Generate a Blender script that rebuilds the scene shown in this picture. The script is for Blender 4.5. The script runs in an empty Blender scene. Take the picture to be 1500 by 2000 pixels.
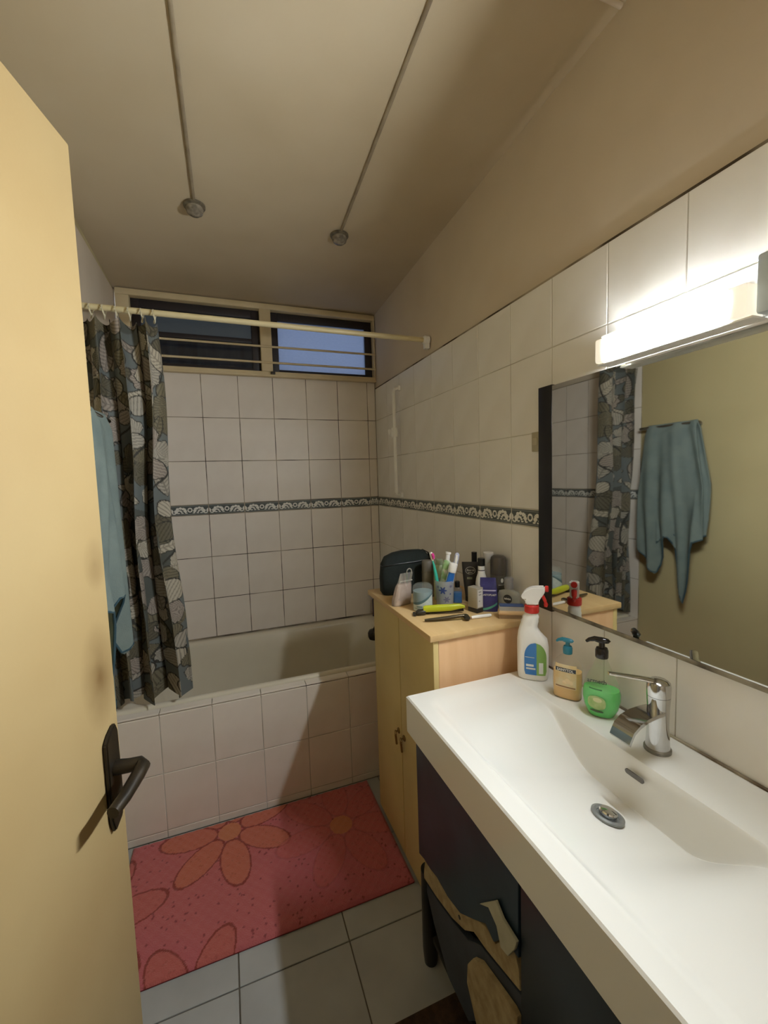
import bpy, bmesh, math, random
import numpy as np
from mathutils import Vector, Matrix

# ------------------------------------------------------------------ camera, world, light
S = bpy.context.scene
COL = S.collection
cd = bpy.data.cameras.new('camera')
cam = bpy.data.objects.new('camera', cd); COL.objects.link(cam)
cd.sensor_fit = 'HORIZONTAL'; cd.sensor_width = 36.0
cd.lens = 821.58 / 1500.0 * 36.0
cd.clip_start = 0.01
def cam_axes(yaw, pitch, roll):
    cy, sy, cp, sp = math.cos(yaw), math.sin(yaw), math.cos(pitch), math.sin(pitch)
    fw = Vector((sy*cp, cy*cp, sp)); rt = Vector((cy, -sy, 0)); up = rt.cross(fw)
    c, s = math.cos(roll), math.sin(roll)
    return c*rt + s*up, c*up - s*rt, fw
_r, _u, _f = cam_axes(math.radians(20.43), math.radians(-4.548), math.radians(-1.796))
CAMP = Vector((-0.953, -2.658, 1.463))
m = Matrix.Identity(4)
for i in range(3):
    m[i][0] = _r[i]; m[i][1] = _u[i]; m[i][2] = -_f[i]; m[i][3] = CAMP[i]
cam.matrix_world = m
S.camera = cam

w = bpy.data.worlds.new('dusk'); S.world = w; w.use_nodes = True
w.node_tree.nodes['Background'].inputs[0].default_value = (0.42, 0.47, 0.58, 1)
w.node_tree.nodes['Background'].inputs[1].default_value = 4.5
LAMP_STRENGTH = 340.0
LAMP_COLOR = (0.93, 1.0, 1.03)
S.view_settings.view_transform = 'Standard'
S.view_settings.look = 'None'
S.view_settings.exposure = 0.60
S.view_settings.gamma = 1.0
S.view_settings.use_curve_mapping = False

# ------------------------------------------------------------------ helpers: materials
def lin(c):
    return tuple((x/255.0/12.92) if x/255.0 <= 0.04045 else ((x/255.0+0.055)/1.055)**2.4 for x in c)
MATS = {}
def mat(name, c, rough=0.5, metal=0.0, c2=None, scale=8.0, detail=3.0, bump=0.0, bscale=80.0, spec=0.5,
        trans=0.0, emit=None, alpha=1.0, rand=0.0, coat=0.0, stretch=None, sss=0.0, ramp=(0.35, 0.7)):
    if name in MATS: return MATS[name]
    mt = bpy.data.materials.new(name); mt.use_nodes = True
    nt = mt.node_tree; N = nt.nodes; L = nt.links
    b = N['Principled BSDF']
    b.inputs['Roughness'].default_value = rough
    b.inputs['Metallic'].default_value = metal
    b.inputs['Specular IOR Level'].default_value = spec
    b.inputs['Transmission Weight'].default_value = trans
    b.inputs['Alpha'].default_value = alpha
    b.inputs['Coat Weight'].default_value = coat
    if sss: b.inputs['Subsurface Weight'].default_value = sss; b.inputs['Subsurface Radius'].default_value = (.01,.01,.01)
    tc = N.new('ShaderNodeTexCoord'); mp = N.new('ShaderNodeMapping')
    L.new(tc.outputs['Object'], mp.inputs[0])
    if stretch: mp.inputs['Scale'].default_value = stretch
    no = N.new('ShaderNodeTexNoise'); no.inputs['Scale'].default_value = scale; no.inputs['Detail'].default_value = detail
    L.new(mp.outputs[0], no.inputs['Vector'])
    rp = N.new('ShaderNodeValToRGB')
    rp.color_ramp.elements[0].position, rp.color_ramp.elements[1].position = ramp
    a = lin(c); d = lin(c2) if c2 else tuple(x*0.93 for x in a)
    rp.color_ramp.elements[0].color = (*a, 1); rp.color_ramp.elements[1].color = (*d, 1)
    L.new(no.outputs['Fac'], rp.inputs[0])
    out = rp.outputs[0]
    if rand:
        oi = N.new('ShaderNodeObjectInfo'); hs = N.new('ShaderNodeHueSaturation')
        mr = N.new('ShaderNodeMapRange'); mr.inputs['To Min'].default_value = 1-rand; mr.inputs['To Max'].default_value = 1+rand
        L.new(oi.outputs['Random'], mr.inputs['Value']); L.new(mr.outputs[0], hs.inputs['Value']); L.new(out, hs.inputs['Color'])
        out = hs.outputs[0]
    L.new(out, b.inputs['Base Color'])
    if bump:
        n2 = N.new('ShaderNodeTexNoise'); n2.inputs['Scale'].default_value = bscale; n2.inputs['Detail'].default_value = 4
        L.new(mp.outputs[0], n2.inputs['Vector'])
        bp = N.new('ShaderNodeBump'); bp.inputs['Strength'].default_value = bump; bp.inputs['Distance'].default_value = 0.004
        L.new(n2.outputs['Fac'], bp.inputs['Height']); L.new(bp.outputs[0], b.inputs['Normal'])
    if emit:
        b.inputs['Emission Color'].default_value = (*emit[0], 1); b.inputs['Emission Strength'].default_value = emit[1]
    MATS[name] = mt
    return mt
def thin_mat(name, c, opacity=0.35, rough=0.08, gloss=0.12, translucent=False):
    """thin clear plastic or liquid: transparent tint mixed with a diffuse body and a glossy skin"""
    if name in MATS: return MATS[name]
    mt = bpy.data.materials.new(name); mt.use_nodes = True
    nt = mt.node_tree; N = nt.nodes; L = nt.links; N.clear()
    o = N.new('ShaderNodeOutputMaterial')
    tr = N.new('ShaderNodeBsdfTransparent'); col = lin(c)
    tr.inputs[0].default_value = (*[0.90+0.10*x if not translucent else 0.25+0.75*x for x in col], 1)
    df = N.new('ShaderNodeBsdfDiffuse'); df.inputs[0].default_value = (*col, 1)
    tl = N.new('ShaderNodeBsdfTranslucent'); tl.inputs[0].default_value = (*col, 1)
    ad = N.new('ShaderNodeMixShader'); ad.inputs[0].default_value = 0.5
    L.new(df.outputs[0], ad.inputs[1]); L.new(tl.outputs[0], ad.inputs[2])
    m1 = N.new('ShaderNodeMixShader')
    no = N.new('ShaderNodeTexNoise'); no.inputs['Scale'].default_value = 30
    mr = N.new('ShaderNodeMapRange'); mr.inputs['To Min'].default_value = opacity*0.9; mr.inputs['To Max'].default_value = min(1, opacity*1.1)
    L.new(no.outputs['Fac'], mr.inputs['Value']); L.new(mr.outputs[0], m1.inputs[0])
    L.new(tr.outputs[0], m1.inputs[1]); L.new(ad.outputs[0], m1.inputs[2])
    gl = N.new('ShaderNodeBsdfGlossy'); gl.inputs['Roughness'].default_value = rough
    m2 = N.new('ShaderNodeMixShader'); m2.inputs[0].default_value = gloss*0.35
    L.new(m1.outputs[0], m2.inputs[1]); L.new(gl.outputs[0], m2.inputs[2]); L.new(m2.outputs[0], o.inputs[0])
    MATS[name] = mt
    return mt
def vcol_mat(name, rough=0.8, bump=0.0, bscale=300.0, sheen=0.0):
    mt = bpy.data.materials.new(name); mt.use_nodes = True
    nt = mt.node_tree; N = nt.nodes; L = nt.links; b = N['Principled BSDF']
    b.inputs['Roughness'].default_value = rough; b.inputs['Specular IOR Level'].default_value = 0.2
    b.inputs['Sheen Weight'].default_value = sheen
    at = N.new('ShaderNodeVertexColor'); at.layer_name = 'print'
    L.new(at.outputs[0], b.inputs['Base Color'])
    if bump:
        no = N.new('ShaderNodeTexNoise'); no.inputs['Scale'].default_value = bscale
        tc = N.new('ShaderNodeTexCoord'); L.new(tc.outputs['Object'], no.inputs['Vector'])
        bp = N.new('ShaderNodeBump'); bp.inputs['Strength'].default_value = bump; bp.inputs['Distance'].default_value = 0.004
        L.new(no.outputs['Fac'], bp.inputs['Height']); L.new(bp.outputs[0], b.inputs['Normal'])
    return mt

# ------------------------------------------------------------------ helpers: objects
def tag(o, label=None, cat=None, group=None, kind=None):
    if label: o['label'] = label
    if cat: o['category'] = cat
    if group: o['group'] = group
    if kind: o['kind'] = kind
    return o
def obj(name, me, mt=None, parent=None, loc=None, rotz=None):
    o = bpy.data.objects.new(name, me); COL.objects.link(o)
    if mt is not None and me is not None and not me.materials: me.materials.append(mt)
    if parent is not None: o.parent = parent
    if loc is not None: o.location = loc
    if rotz is not None: o.rotation_euler = (0, 0, rotz)
    return o
def thing(name, label, cat, loc=(0,0,0), rotz=0, group=None):
    o = obj(name, None, loc=loc, rotz=rotz)
    o.empty_display_size = 0.02
    return tag(o, label, cat, group)
def me_from(name, V, F, smooth=None):
    me = bpy.data.meshes.new(name); me.from_pydata([tuple(v) for v in V], [], [tuple(f) for f in F])
    bm = bmesh.new(); bm.from_mesh(me); bmesh.ops.recalc_face_normals(bm, faces=bm.faces); bm.to_mesh(me); bm.free()
    me.update()
    if smooth is not None:
        me.shade_smooth(); me.set_sharp_from_angle(angle=math.radians(smooth))
    return me
def box_me(name, lo, hi, bev=0.0, seg=2):
    bm = bmesh.new()
    bmesh.ops.create_cube(bm, size=1.0)
    for v in bm.verts:
        v.co = Vector([(lo[i]+hi[i])/2 + v.co[i]*(hi[i]-lo[i]) for i in range(3)])
    if bev: bmesh.ops.bevel(bm, geom=list(bm.edges), offset=bev, segments=seg, profile=0.5, affect='EDGES')
    me = bpy.data.meshes.new(name); bm.to_mesh(me); bm.free()
    if bev: me.shade_smooth(); me.set_sharp_from_angle(angle=math.radians(40))
    return me
def boxes_me(name, bl, bev=0.0):
    bm = bmesh.new()
    for lo, hi in bl:
        t = box_me('t', lo, hi, bev); bm.from_mesh(t); bpy.data.meshes.remove(t)
    me = bpy.data.meshes.new(name); bm.to_mesh(me); bm.free()
    return me
def join_me(name, ms):
    bm = bmesh.new()
    for t in ms: bm.from_mesh(t); bpy.data.meshes.remove(t)
    me = bpy.data.meshes.new(name); bm.to_mesh(me); bm.free()
    me.shade_smooth(); me.set_sharp_from_angle(angle=math.radians(38))
    return me
def lathe_me(name, prof, n=28, smooth=35, mtx=None):
    V, F = [], []
    for r, z in prof:
        for k in range(n):
            a = 2*math.pi*k/n; V.append((max(r, 1e-5)*math.cos(a), max(r, 1e-5)*math.sin(a), z))
    for i in range(len(prof)-1):
        for k in range(n):
            k2 = (k+1) % n; F.append((i*n+k, i*n+k2, (i+1)*n+k2, (i+1)*n+k))
    if prof[0][0] > 1e-4: F.append(tuple(range(n)))
    if prof[-1][0] > 1e-4: F.append(tuple((len(prof)-1)*n+k for k in range(n)))
    if mtx is not None: V = [mtx @ Vector(v) for v in V]
    return me_from(name, V, F, smooth)
def sgnp(x, p): return math.copysign(abs(x)**p, x)
class Loft:
    """stack of superellipse sections (z, hx, hy, cx, cy, n)"""
    def __init__(self, secs): self.s = secs
    def at(self, z):
        s = self.s
        if z <= s[0][0]: return s[0]
        for a, b in zip(s, s[1:]):
            if z <= b[0]:
                t = (z-a[0])/max(1e-9, b[0]-a[0]); return tuple(a[i]+(b[i]-a[i])*t for i in range(6))
        return s[-1]
    def pt(self, sec, ang, off=0.0):
        z, hx, hy, cx, cy, n = sec; p = 2.0/n
        return (cx+(hx+off)*sgnp(math.cos(ang), p), cy+(hy+off)*sgnp(math.sin(ang), p), z)
    def mesh(self, name, n=36, smooth=40, z0=None, z1=None, off=0.0, sub=1):
        secs = self.s
        if z0 is not None or z1 is not None:
            z0 = secs[0][0] if z0 is None else z0; z1 = secs[-1][0] if z1 is None else z1
            secs = [self.at(z0)] + [q for q in secs if z0+1e-5 < q[0] < z1-1e-5] + [self.at(z1)]
        V, F = [], []
        for q in secs:
            for k in range(n): V.append(self.pt(q, 2*math.pi*k/n, off))
        for i in range(len(secs)-1):
            for k in range(n):
                k2 = (k+1) % n; F.append((i*n+k, i*n+k2, (i+1)*n+k2, (i+1)*n+k))
        F.append(tuple(range(n))); F.append(tuple((len(secs)-1)*n+k for k in range(n)))
        return me_from(name, V, F, smooth)
    def front_y(self, x, z, off=0.0005):
        """y of the face turned to the viewer (-y) at local x"""
        _, hx, hy, cx, cy, n = self.at(z); u = min(0.999, abs((x-cx)/hx))
        return cy - hy*(1-u**n)**(1.0/n) - off
    def patch(self, name, x0, x1, z0, z1, nx=14, nz=18, off=0.0006, keep=None):
        V, F, idx = [], [], {}
        for j in range(nz+1):
            for i in range(nx+1):
                x = x0+(x1-x0)*i/nx; z = z0+(z1-z0)*j/nz
                if keep: x, z = keep(i/nx, j/nz)
                V.append((x, self.front_y(x, z, off), z))
        for j in range(nz):
            for i in range(nx):
                a = j*(nx+1)+i; F.append((a, a+1, a+nx+2, a+nx+1))
        return me_from(name, V, F, 60)
def tube_me(name, pts, rad, n=12, flat=None, cap=True, smooth=50):
    """sweep along pts; rad number or list; flat=(sx,sz) squashes the section in its frame (side, up)"""
    P = [Vector(p) for p in pts]; V, F = [], []
    R = rad if isinstance(rad, (list, tuple)) else [rad]*len(P)
    for i, p in enumerate(P):
        t = (P[min(i+1, len(P)-1)]-P[max(i-1, 0)]).normalized()
        up = Vector((0, 0, 1)) if abs(t.z) < 0.95 else Vector((0, 1, 0))
        s = t.cross(up).normalized(); u = s.cross(t)
        fx, fz = flat if flat else (1, 1)
        for k in range(n):
            a = 2*math.pi*k/n; V.append(p + s*math.cos(a)*R[i]*fx + u*math.sin(a)*R[i]*fz)
    for i in range(len(P)-1):
        for k in range(n):
            k2 = (k+1) % n; F.append((i*n+k, i*n+k2, (i+1)*n+k2, (i+1)*n+k))
    if cap: F.append(tuple(range(n))); F.append(tuple((len(P)-1)*n+k for k in range(n)))
    return me_from(name, V, F, smooth)
def prism_me(name, poly, axis, a, b, bev=0.0):
    """extrude a 2-D polygon between a and b along an axis (0, 1 or 2)"""
    o = [i for i in range(3) if i != axis]; V = []
    for h in (a, b):
        for p in poly:
            v = [0, 0, 0]; v[axis] = h; v[o[0]] = p[0]; v[o[1]] = p[1]; V.append(v)
    n = len(poly)
    F = [tuple(range(n)), tuple(range(n, 2*n))] + [(k, (k+1) % n, n+(k+1) % n, n+k) for k in range(n)]
    me = me_from(name, V, F)
    if bev:
        bm = bmesh.new(); bm.from_mesh(me)
        bmesh.ops.bevel(bm, geom=list(bm.edges), offset=bev, segments=2, affect='EDGES', clamp_overlap=True)
        bm.to_mesh(me); bm.free(); me.shade_smooth(); me.set_sharp_from_angle(angle=math.radians(40))
    return me
def text_obj(name, body, size, mt, parent, loc, rot=(math.pi/2, 0, 0), shear=0.0, xs=1.0, ext=0.0002):
    cu = bpy.data.curves.new(name, 'FONT'); cu.body = body; cu.size = size; cu.align_x = 'CENTER'; cu.align_y = 'CENTER'
    cu.extrude = ext; cu.shear = shear; cu.resolution_u = 3; cu.offset = size*0.02
    t = bpy.data.objects.new(name, cu); COL.objects.link(t)
    dg = bpy.context.evaluated_depsgraph_get()
    me = bpy.data.meshes.new_from_object(t.evaluated_get(dg)); bpy.data.objects.remove(t); bpy.data.curves.remove(cu)
    me.materials.clear()
    o = obj(name, me, mt, parent); o.location = loc; o.rotation_euler = rot; o.scale = (xs, 1, 1)
    return o
def grid_me(name, X, Y, Z, colors=None, smooth=True, two=False):
    """grid mesh from 2-D arrays; colors (h,w,3) linear -> attribute 'print'"""
    h, wd = X.shape
    co = np.stack([X, Y, Z], -1).reshape(-1, 3)
    idx = np.arange(h*wd).reshape(h, wd)
    q = np.stack([idx[:-1, :-1], idx[:-1, 1:], idx[1:, 1:], idx[1:, :-1]], -1).reshape(-1, 4)
    me = bpy.data.meshes.new(name)
    me.vertices.add(len(co)); me.vertices.foreach_set('co', co.astype(np.float32).ravel())
    me.loops.add(q.size); me.loops.foreach_set('vertex_index', q.astype(np.int32).ravel())
    me.polygons.add(len(q)); me.polygons.foreach_set('loop_start', np.arange(0, q.size, 4, dtype=np.int32))
    me.update(calc_edges=True)
    if colors is not None:
        at = me.color_attributes.new('print', 'FLOAT_COLOR', 'POINT')
        c = np.ones((h*wd, 4), np.float32); c[:, :3] = colors.reshape(-1, 3); at.data.foreach_set('color', c.ravel())
    if smooth: me.shade_smooth()
    me.validate()
    return me
def face_cam(x, y):
    """z rotation that turns a thing's local -Y towards the viewer's side of the room"""
    return math.atan2(CAMP.y-y, CAMP.x-x) + math.pi/2

# ------------------------------------------------------------------ materials
TILE = mat('wall_tile_glaze', (236, 226, 214), 0.42, c2=(229, 218, 205), scale=6, rand=0.02, bump=0.02, bscale=14)
TILE_R = mat('wall_tile_glaze_cooled', (240, 236, 230), 0.34, c2=(233, 228, 220), scale=5, rand=0.015, bump=0.02, bscale=12)  # same tile, coloured cooler and lighter to offset yellow bounce light
GROUT_D = mat('grout_stained', (74, 62, 48), 0.9, c2=(172, 158, 138), scale=5.5, detail=2, ramp=(0.42, 0.60))
GROUT_L = mat('grout_pale', (214, 210, 200), 0.9, c2=(172, 160, 142), scale=4)
PLASTER = mat('painted_plaster', (212, 198, 178), 0.75, c2=(204, 188, 166), scale=2.5, bump=0.12, bscale=40)
CEIL = mat('painted_ceiling', (200, 183, 154), 0.7, c2=(186, 167, 136), scale=1.8, bump=0.08, bscale=60)
OLIVE = mat('painted_wall_cream', (192, 176, 132), 0.7, c2=(182, 165, 122), scale=2, bump=0.08, bscale=50)
FLOOR_T = mat('floor_tile_grey', (176, 176, 174), 0.4, c2=(162, 161, 158), scale=5, rand=0.03)
GROUT_F = mat('floor_grout', (112, 104, 92), 0.9, c2=(92, 84, 74), scale=8)
CREAM_WOOD = mat('cream_window_paint', (222, 204, 166), 0.5, c2=(212, 192, 150), scale=9)
BLACK = mat('black_plastic', (16, 16, 17), 0.35)
CHROME = mat('chrome', (205, 205, 204), 0.10, metal=1.0, c2=(190, 190, 190), scale=20)
WHITE_P = mat('white_plastic', (246, 244, 240), 0.35)
CERAMIC = mat('white_ceramic', (236, 234, 228), 0.14, c2=(232, 230, 223), scale=3)
ENAMEL = mat('bath_enamel', (222, 214, 194), 0.25, c2=(214, 204, 184), scale=3)

# ------------------------------------------------------------------ setting: shell
W = -1.45                      # left wall face (tile face of the right wall is x = 0, of the back wall y = 0)
def ceil_z(y): return 2.515 - 0.035*y
def struct(name, me, mt): return tag(obj(name, me, mt), kind='structure')

wall_right = struct('wall_right', box_me('wall_right', (0.006, -2.7, 0), (0.11, 0.11, 2.75)), PLASTER)
wall_left = struct('wall_left', box_me('wall_left', (W-0.11, -2.7, 0), (W-0.006, 0.11, 2.75)), OLIVE)
wall_back = struct('wall_back', boxes_me('wall_back', [((W-0.006, 0.006, 0), (0.006, 0.11, 2.10)), ((W-0.006, 0.006, 2.512), (0.006, 0.11, 2.75))]), PLASTER)
wall_rear = struct('wall_rear', boxes_me('wall_rear', [((W-0.006, -2.7, 0), (-1.40, -2.6, 2.75)), ((-0.53, -2.7, 0), (0.006, -2.6, 2.75)), ((-1.40, -2.7, 2.07), (-0.53, -2.6, 2.75))]), PLASTER)
floor = struct('floor', box_me('floor', (-2.1, -4.0, -0.1), (0.5, 0.1, -0.004)), GROUT_F)
V = []
for x in (-1.46, 0.01):
    for y in (-2.7, 0.02):
        V += [(x, y, ceil_z(y)), (x, y, ceil_z(y)+0.08)]
ceiling = struct('ceiling', me_from('ceiling', V, [(0,2,6,4),(1,3,7,5),(0,1,3,2),(4,5,7,6),(0,1,5,4),(2,3,7,6)]), CEIL)
struct('wall_hall', boxes_me('wall_hall', [((-2.1, -4.0, 0), (0.5, -3.9, 2.7)), ((-2.1, -3.9, 0), (-2.0, -2.7, 2.7)), ((0.4, -3.9, 0), (0.5, -2.7, 2.7)), ((-2.0, -2.75, 0), (-1.46, -2.70, 2.7)), ((0.006, -2.75, 0), (0.4, -2.70, 2.7))]), PLASTER)
struct('ceiling_hall', box_me('ceiling_hall', (-2.1, -4.0, 2.62), (0.5, -2.7, 2.7)), CEIL)

# ---- tiles: each one an object, alike ones share a mesh
TILE_CACHE = {}
def tile(parent, face, a0, a1, b0, b1, mt, pos, t=0.006, gap=0.0028, ch=0.0016, name='tile'):
    """face: 'x-','x+','y-','z+' = outward normal; a along the wall, b up (or y for floors)"""
    w_, h_ = a1-a0-gap, b1-b0-gap
    key = (face, round(w_, 4), round(h_, 4), mt.name, t)
    me = TILE_CACHE.get(key)
    if me is None:
        v = []
        for (dx, dz, d) in ((0, 0, 0), (0, 0, t-ch), (ch, ch, t)):
            x, z = w_/2-dx, h_/2-dz
            v += [(-x, -z, d), (x, -z, d), (x, z, d), (-x, z, d)]
        f = [(8, 9, 10, 11)]
        for r in (0, 4):
            for k in range(4): f.append((r+k, r+(k+1) % 4, r+4+(k+1) % 4, r+4+k))
        T = {'y-': lambda p: (p[0], -p[2], p[1]), 'x-': lambda p: (-p[2], p[0], p[1]), 'x+': lambda p: (p[2], p[0], p[1]), 'z+': lambda p: p}[face]
        me = me_from(name, [T(p) for p in v], f); TILE_CACHE[key] = me
    ca, cb = (a0+a1)/2, (b0+b1)/2
    loc = {'y-': (ca, pos, cb), 'x-': (pos, ca, cb), 'x+': (pos, ca, cb), 'z+': (ca, cb, pos)}[face]
    return obj(name, me, mt, parent, loc)
ZB, ZT = 1.285, 1.345
ROWS = [(0.035, 0.285), (0.285, 0.535), (0.535, 0.785), (0.785, 1.035), (1.035, ZB), (ZT, 1.595), (1.595, 1.845), (1.845, 2.095)]

# border print painted on a small shared grid: two scrolls about a ring on a dark field
def border_mesh(face):
    key = ('border', face)
    if key in TILE_CACHE: return TILE_CACHE[key]
    nw, nh = 112, 35
    u = np.linspace(-0.0985, 0.0985, nw)[None, :].repeat(nh, 0); v = np.linspace(-0.0288, 0.0288, nh)[:, None].repeat(nw, 1)
    pale = np.array(lin((232, 229, 220))); dark = np.array(lin((92, 97, 95))); mid = np.array(lin((150, 150, 145)))
    c = np.ones((nh, nw, 3))*mid
    inner = abs(v) < 0.0205; c[inner] = dark
    for k in (0.0245,): c[abs(abs(v)-k) < 0.0012] = dark
    ua = abs(u); mask = np.zeros_like(u, bool)
    r = np.hypot(u, v-0.001); mask |= (abs(r-0.0105) < 0.0030)                       # ring
    for (cx, cy, rad, th, a0, a1) in ((0.050, -0.008, 0.024, 0.0062, -0.35, 3.3), (0.056, -0.010, 0.0115, 0.0038, -0.4, 3.2), (0.031, 0.004, 0.008, 0.0025, 0.5, 5.2), (0.083, -0.010, 0.009, 0.0030, -3.2, 1.2)):
        du, dv = ua-cx, v-cy; an = np.arctan2(dv, du); rr = np.hypot(du*0.95, dv*1.15)
        th2 = th*(1+0.35*np.sin(an*9)); mask |= (abs(rr-rad) < th2) & (np.where(an < a0, an+2*math.pi, an) < a1)
    for cx in (0.020, 0.040, 0.060): mask |= np.hypot((ua-cx)/0.007, (v+0.015)/0.003) < 1
    mask |= (ua > 0.088) & (abs(v) < 0.003+0.9*(ua-0.088))
    c[mask & (abs(v) < 0.0205)] = pale
    z = np.full_like(u, 0.006); z[0, :] = z[-1, :] = 0.0; z[:, 0] = z[:, -1] = 0.0
    if face == 'y-': X, Y, Z = u, -z, v
    elif face == 'x-': X, Y, Z = -z, -u, v
    else: X, Y, Z = z, u, v
    me = grid_me('border_tile', X, Y, Z, c, smooth=False); me.materials.append(BORDER)
    TILE_CACHE[key] = me
    return me
BORDER = vcol_mat('border_tile_print', 0.25)

def tiled_wall(parent, face, cols, pos, mt, rows, border=True, zmax=None):
    for a0, a1 in cols:
        for b0, b1 in rows:
            b1 = min(b1, zmax) if zmax else b1
            tile(parent, face, a0, a1, b0, b1, mt, pos)
        if border:
            me = border_mesh(face)
            wd = a1-a0
            c = (a0+a1)/2
            loc = {'y-': (c, pos, (ZB+ZT)/2), 'x-': (pos, c, (ZB+ZT)/2), 'x+': (pos, c, (ZB+ZT)/2)}[face]
            o = obj('border_tile', me, None, parent, loc)
            if wd < 0.199: o.scale = (wd/0.2, 1, 1) if face == 'y-' else (1, wd/0.2, 1)
def cols_from(start, end, first):
    """cells of 0.2 from start down to end; first cell of width `first`"""
    out = []; a = start; s = first
    while a > end+1e-4:
        b = max(end, a-s); out.append((b, a)); a = b; s = 0.2
    return out
GB = tag(obj('grout', box_me('grout', (W, 0.0012, 0.50), (0, 0.0058, 2.098)), GROUT_D, wall_back), 'dark stained grout lines')
tiled_wall(wall_back, 'y-', cols_from(0, W, 0.055), 0.006, TILE, ROWS[2:])
GR = tag(obj('grout', box_me('grout', (0.0015, -2.598, 0.50), (0.0058, 0, 2.049)), GROUT_L, wall_right), 'pale grout lines')
obj('tile_edge', box_me('tile_edge', (0.0008, -2.598, 2.0485), (0.0059, -0.001, 2.0545)), GROUT_D, wall_right)
rc = cols_from(-0.008, -2.6, 0.2); rc = [(rc[0][0], -0.0005)] + rc[1:]
for c in rc:
    tiled_wall(wall_right, 'x-', [c], 0.006, TILE_R, ROWS[2:] if c[1] > -1.0 else ROWS[3:], zmax=2.05)
GL = obj('grout', box_me('grout', (W-0.0058, -0.79, 0.50), (W-0.0015, 0, 2.098)), GROUT_D, wall_left)
tiled_wall(wall_left, 'x+', cols_from(-0.002, -0.79, 0.188), W-0.006, TILE, ROWS[2:])
obj('plaster', box_me('plaster', (W-0.0059, -0.80, 2.098), (W-0.002, 0.0, 2.50)), PLASTER, wall_left)
# floor tiles
for i in range(-1, 4):
    for j in range(0, 7):
        x0 = max(-1.4555, -1.0-0.333*i); x1 = min(0.0055, -1.0-0.333*i+0.333)
        y0 = -1.455-0.333*(j-2); y1 = min(-0.79, y0+0.333)
        if x1-x0 < 0.05 or y1-y0 < 0.05 or y0 < -2.7: continue
        tile(floor, 'z+', x0, x1, y0, y1, FLOOR_T, -0.004, t=0.004, gap=0.004, ch=0.001)
x0 = -1.0-0.333*(-2)
for j in range(0, 7):
    y0 = -1.455-0.333*(j-2); y1 = min(-0.79, y0+0.333)
    if y1-y0 > 0.05: tile(floor, 'z+', x0, x0+0.333, y0, y1, FLOOR_T, -0.004, t=0.004, gap=0.004, ch=0.001)

# ------------------------------------------------------------------ bath and its tiled panel
panel = struct('wall_bath_panel', box_me('wall_bath_panel', (W, -0.784, 0), (0, -0.745, 0.530)), GROUT_L)
pc = cols_from(0, W, 0.062)
obj('grout', box_me('grout', (W, -0.7888, 0.0), (0, -0.7841, 0.519)), GROUT_L, panel)
obj('grout', box_me('grout', (W, -0.7852, 0.520), (0, -0.740, 0.5322)), GROUT_D, panel)
for a0, a1 in pc:
    for b0, b1 in ((0.0, 0.032), (0.032, 0.280), (0.280, 0.529)):
        tile(panel, 'y-', a0, a1, b0, b1, TILE, -0.784)
    tile(panel, 'z+', a0, a1, -0.7895, -0.741, TILE, 0.5325)
def rrect(x0, x1, y0, y1, r, z, k=10):
    pts = []
    for cx, cy, a in ((x1-r, y1-r, 0), (x0+r, y1-r, 90), (x0+r, y0+r, 180), (x1-r, y0+r, 270)):
        for i in range(k+1):
            t = math.radians(a+90*i/k); pts.append((cx+r*math.cos(t), cy+r*math.sin(t), z))
    return pts
def ring_loft(name, rings, smooth=40, cap0=False, cap1=True):
    n = len(rings[0]); V = [p for r in rings for p in r]; F = []
    for i in range(len(rings)-1):
        for k in range(n): F.append((i*n+k, i*n+(k+1) % n, (i+1)*n+(k+1) % n, (i+1)*n+k))
    if cap0: F.append(tuple(range(n)))
    if cap1: F.append(tuple((len(rings)-1)*n+k for k in range(n)))
    return me_from(name, V, F, smooth)
tub = thing('bathtub', 'cream enamel bathtub behind the white tiled panel', 'bathtub', (-0.725, -0.37, 0))
rings = []
o = (0.725, 0.37, 0)
for x0, x1, y0, y1, r, z in ((-1.446,-0.004,-0.738,-0.003,0.012,0.10), (-1.446,-0.004,-0.738,-0.003,0.012,0.538), (-1.443,-0.007,-0.735,-0.006,0.012,0.546), (-1.436,-0.014,-0.729,-0.012,0.02,0.550),
        (-1.395,-0.110,-0.716,-0.050,0.10,0.550), (-1.388,-0.118,-0.710,-0.057,0.10,0.546), (-1.380,-0.126,-0.702,-0.066,0.10,0.532), (-1.352,-0.150,-0.690,-0.082,0.11,0.40),
        (-1.30,-0.185,-0.672,-0.105,0.12,0.25), (-1.26,-0.215,-0.655,-0.125,0.12,0.185), (-1.20,-0.26,-0.62,-0.16,0.11,0.155)):
    rings.append([(p[0]+o[0], p[1]+o[1], p[2]) for p in rrect(x0, x1, y0, y1, r, z)])
obj('basin', ring_loft('basin', rings, 50), ENAMEL, tub)
obj('seal', box_me('seal', (-0.72, 0.358, 0.545), (0.72, 0.3695, 0.556), 0.003), GROUT_D, tub)
tap = thing('bath_tap', 'dark chrome bath tap at the tub end behind the cabinet', 'tap', (0, -0.36, 0.62))
DCH = mat('dark_chrome', (74, 68, 60), 0.25, metal=0.8, c2=(50, 44, 38))
obj('wall_flange', lathe_me('wall_flange', [(0.03, 0), (0.03, 0.008), (0.012, 0.014)], mtx=Matrix.Rotation(-math.pi/2, 4, 'Y')), CHROME, tap)
obj('spout', tube_me('spout', [(-0.01, 0, 0), (-0.08, 0, 0), (-0.13, 0, -0.01), (-0.165, 0, -0.035), (-0.175, 0, -0.05)], [0.014, 0.014, 0.015, 0.018, 0.018]), DCH, tap)
obj('spout_head', lathe_me('spout_head', [(0.012, 0.02), (0.034, 0.014), (0.042, 0.0), (0.042, -0.02), (0.036, -0.036), (0.015, -0.042)], mtx=Matrix.Translation((-0.178, 0, -0.062))), DCH, tap)
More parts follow.
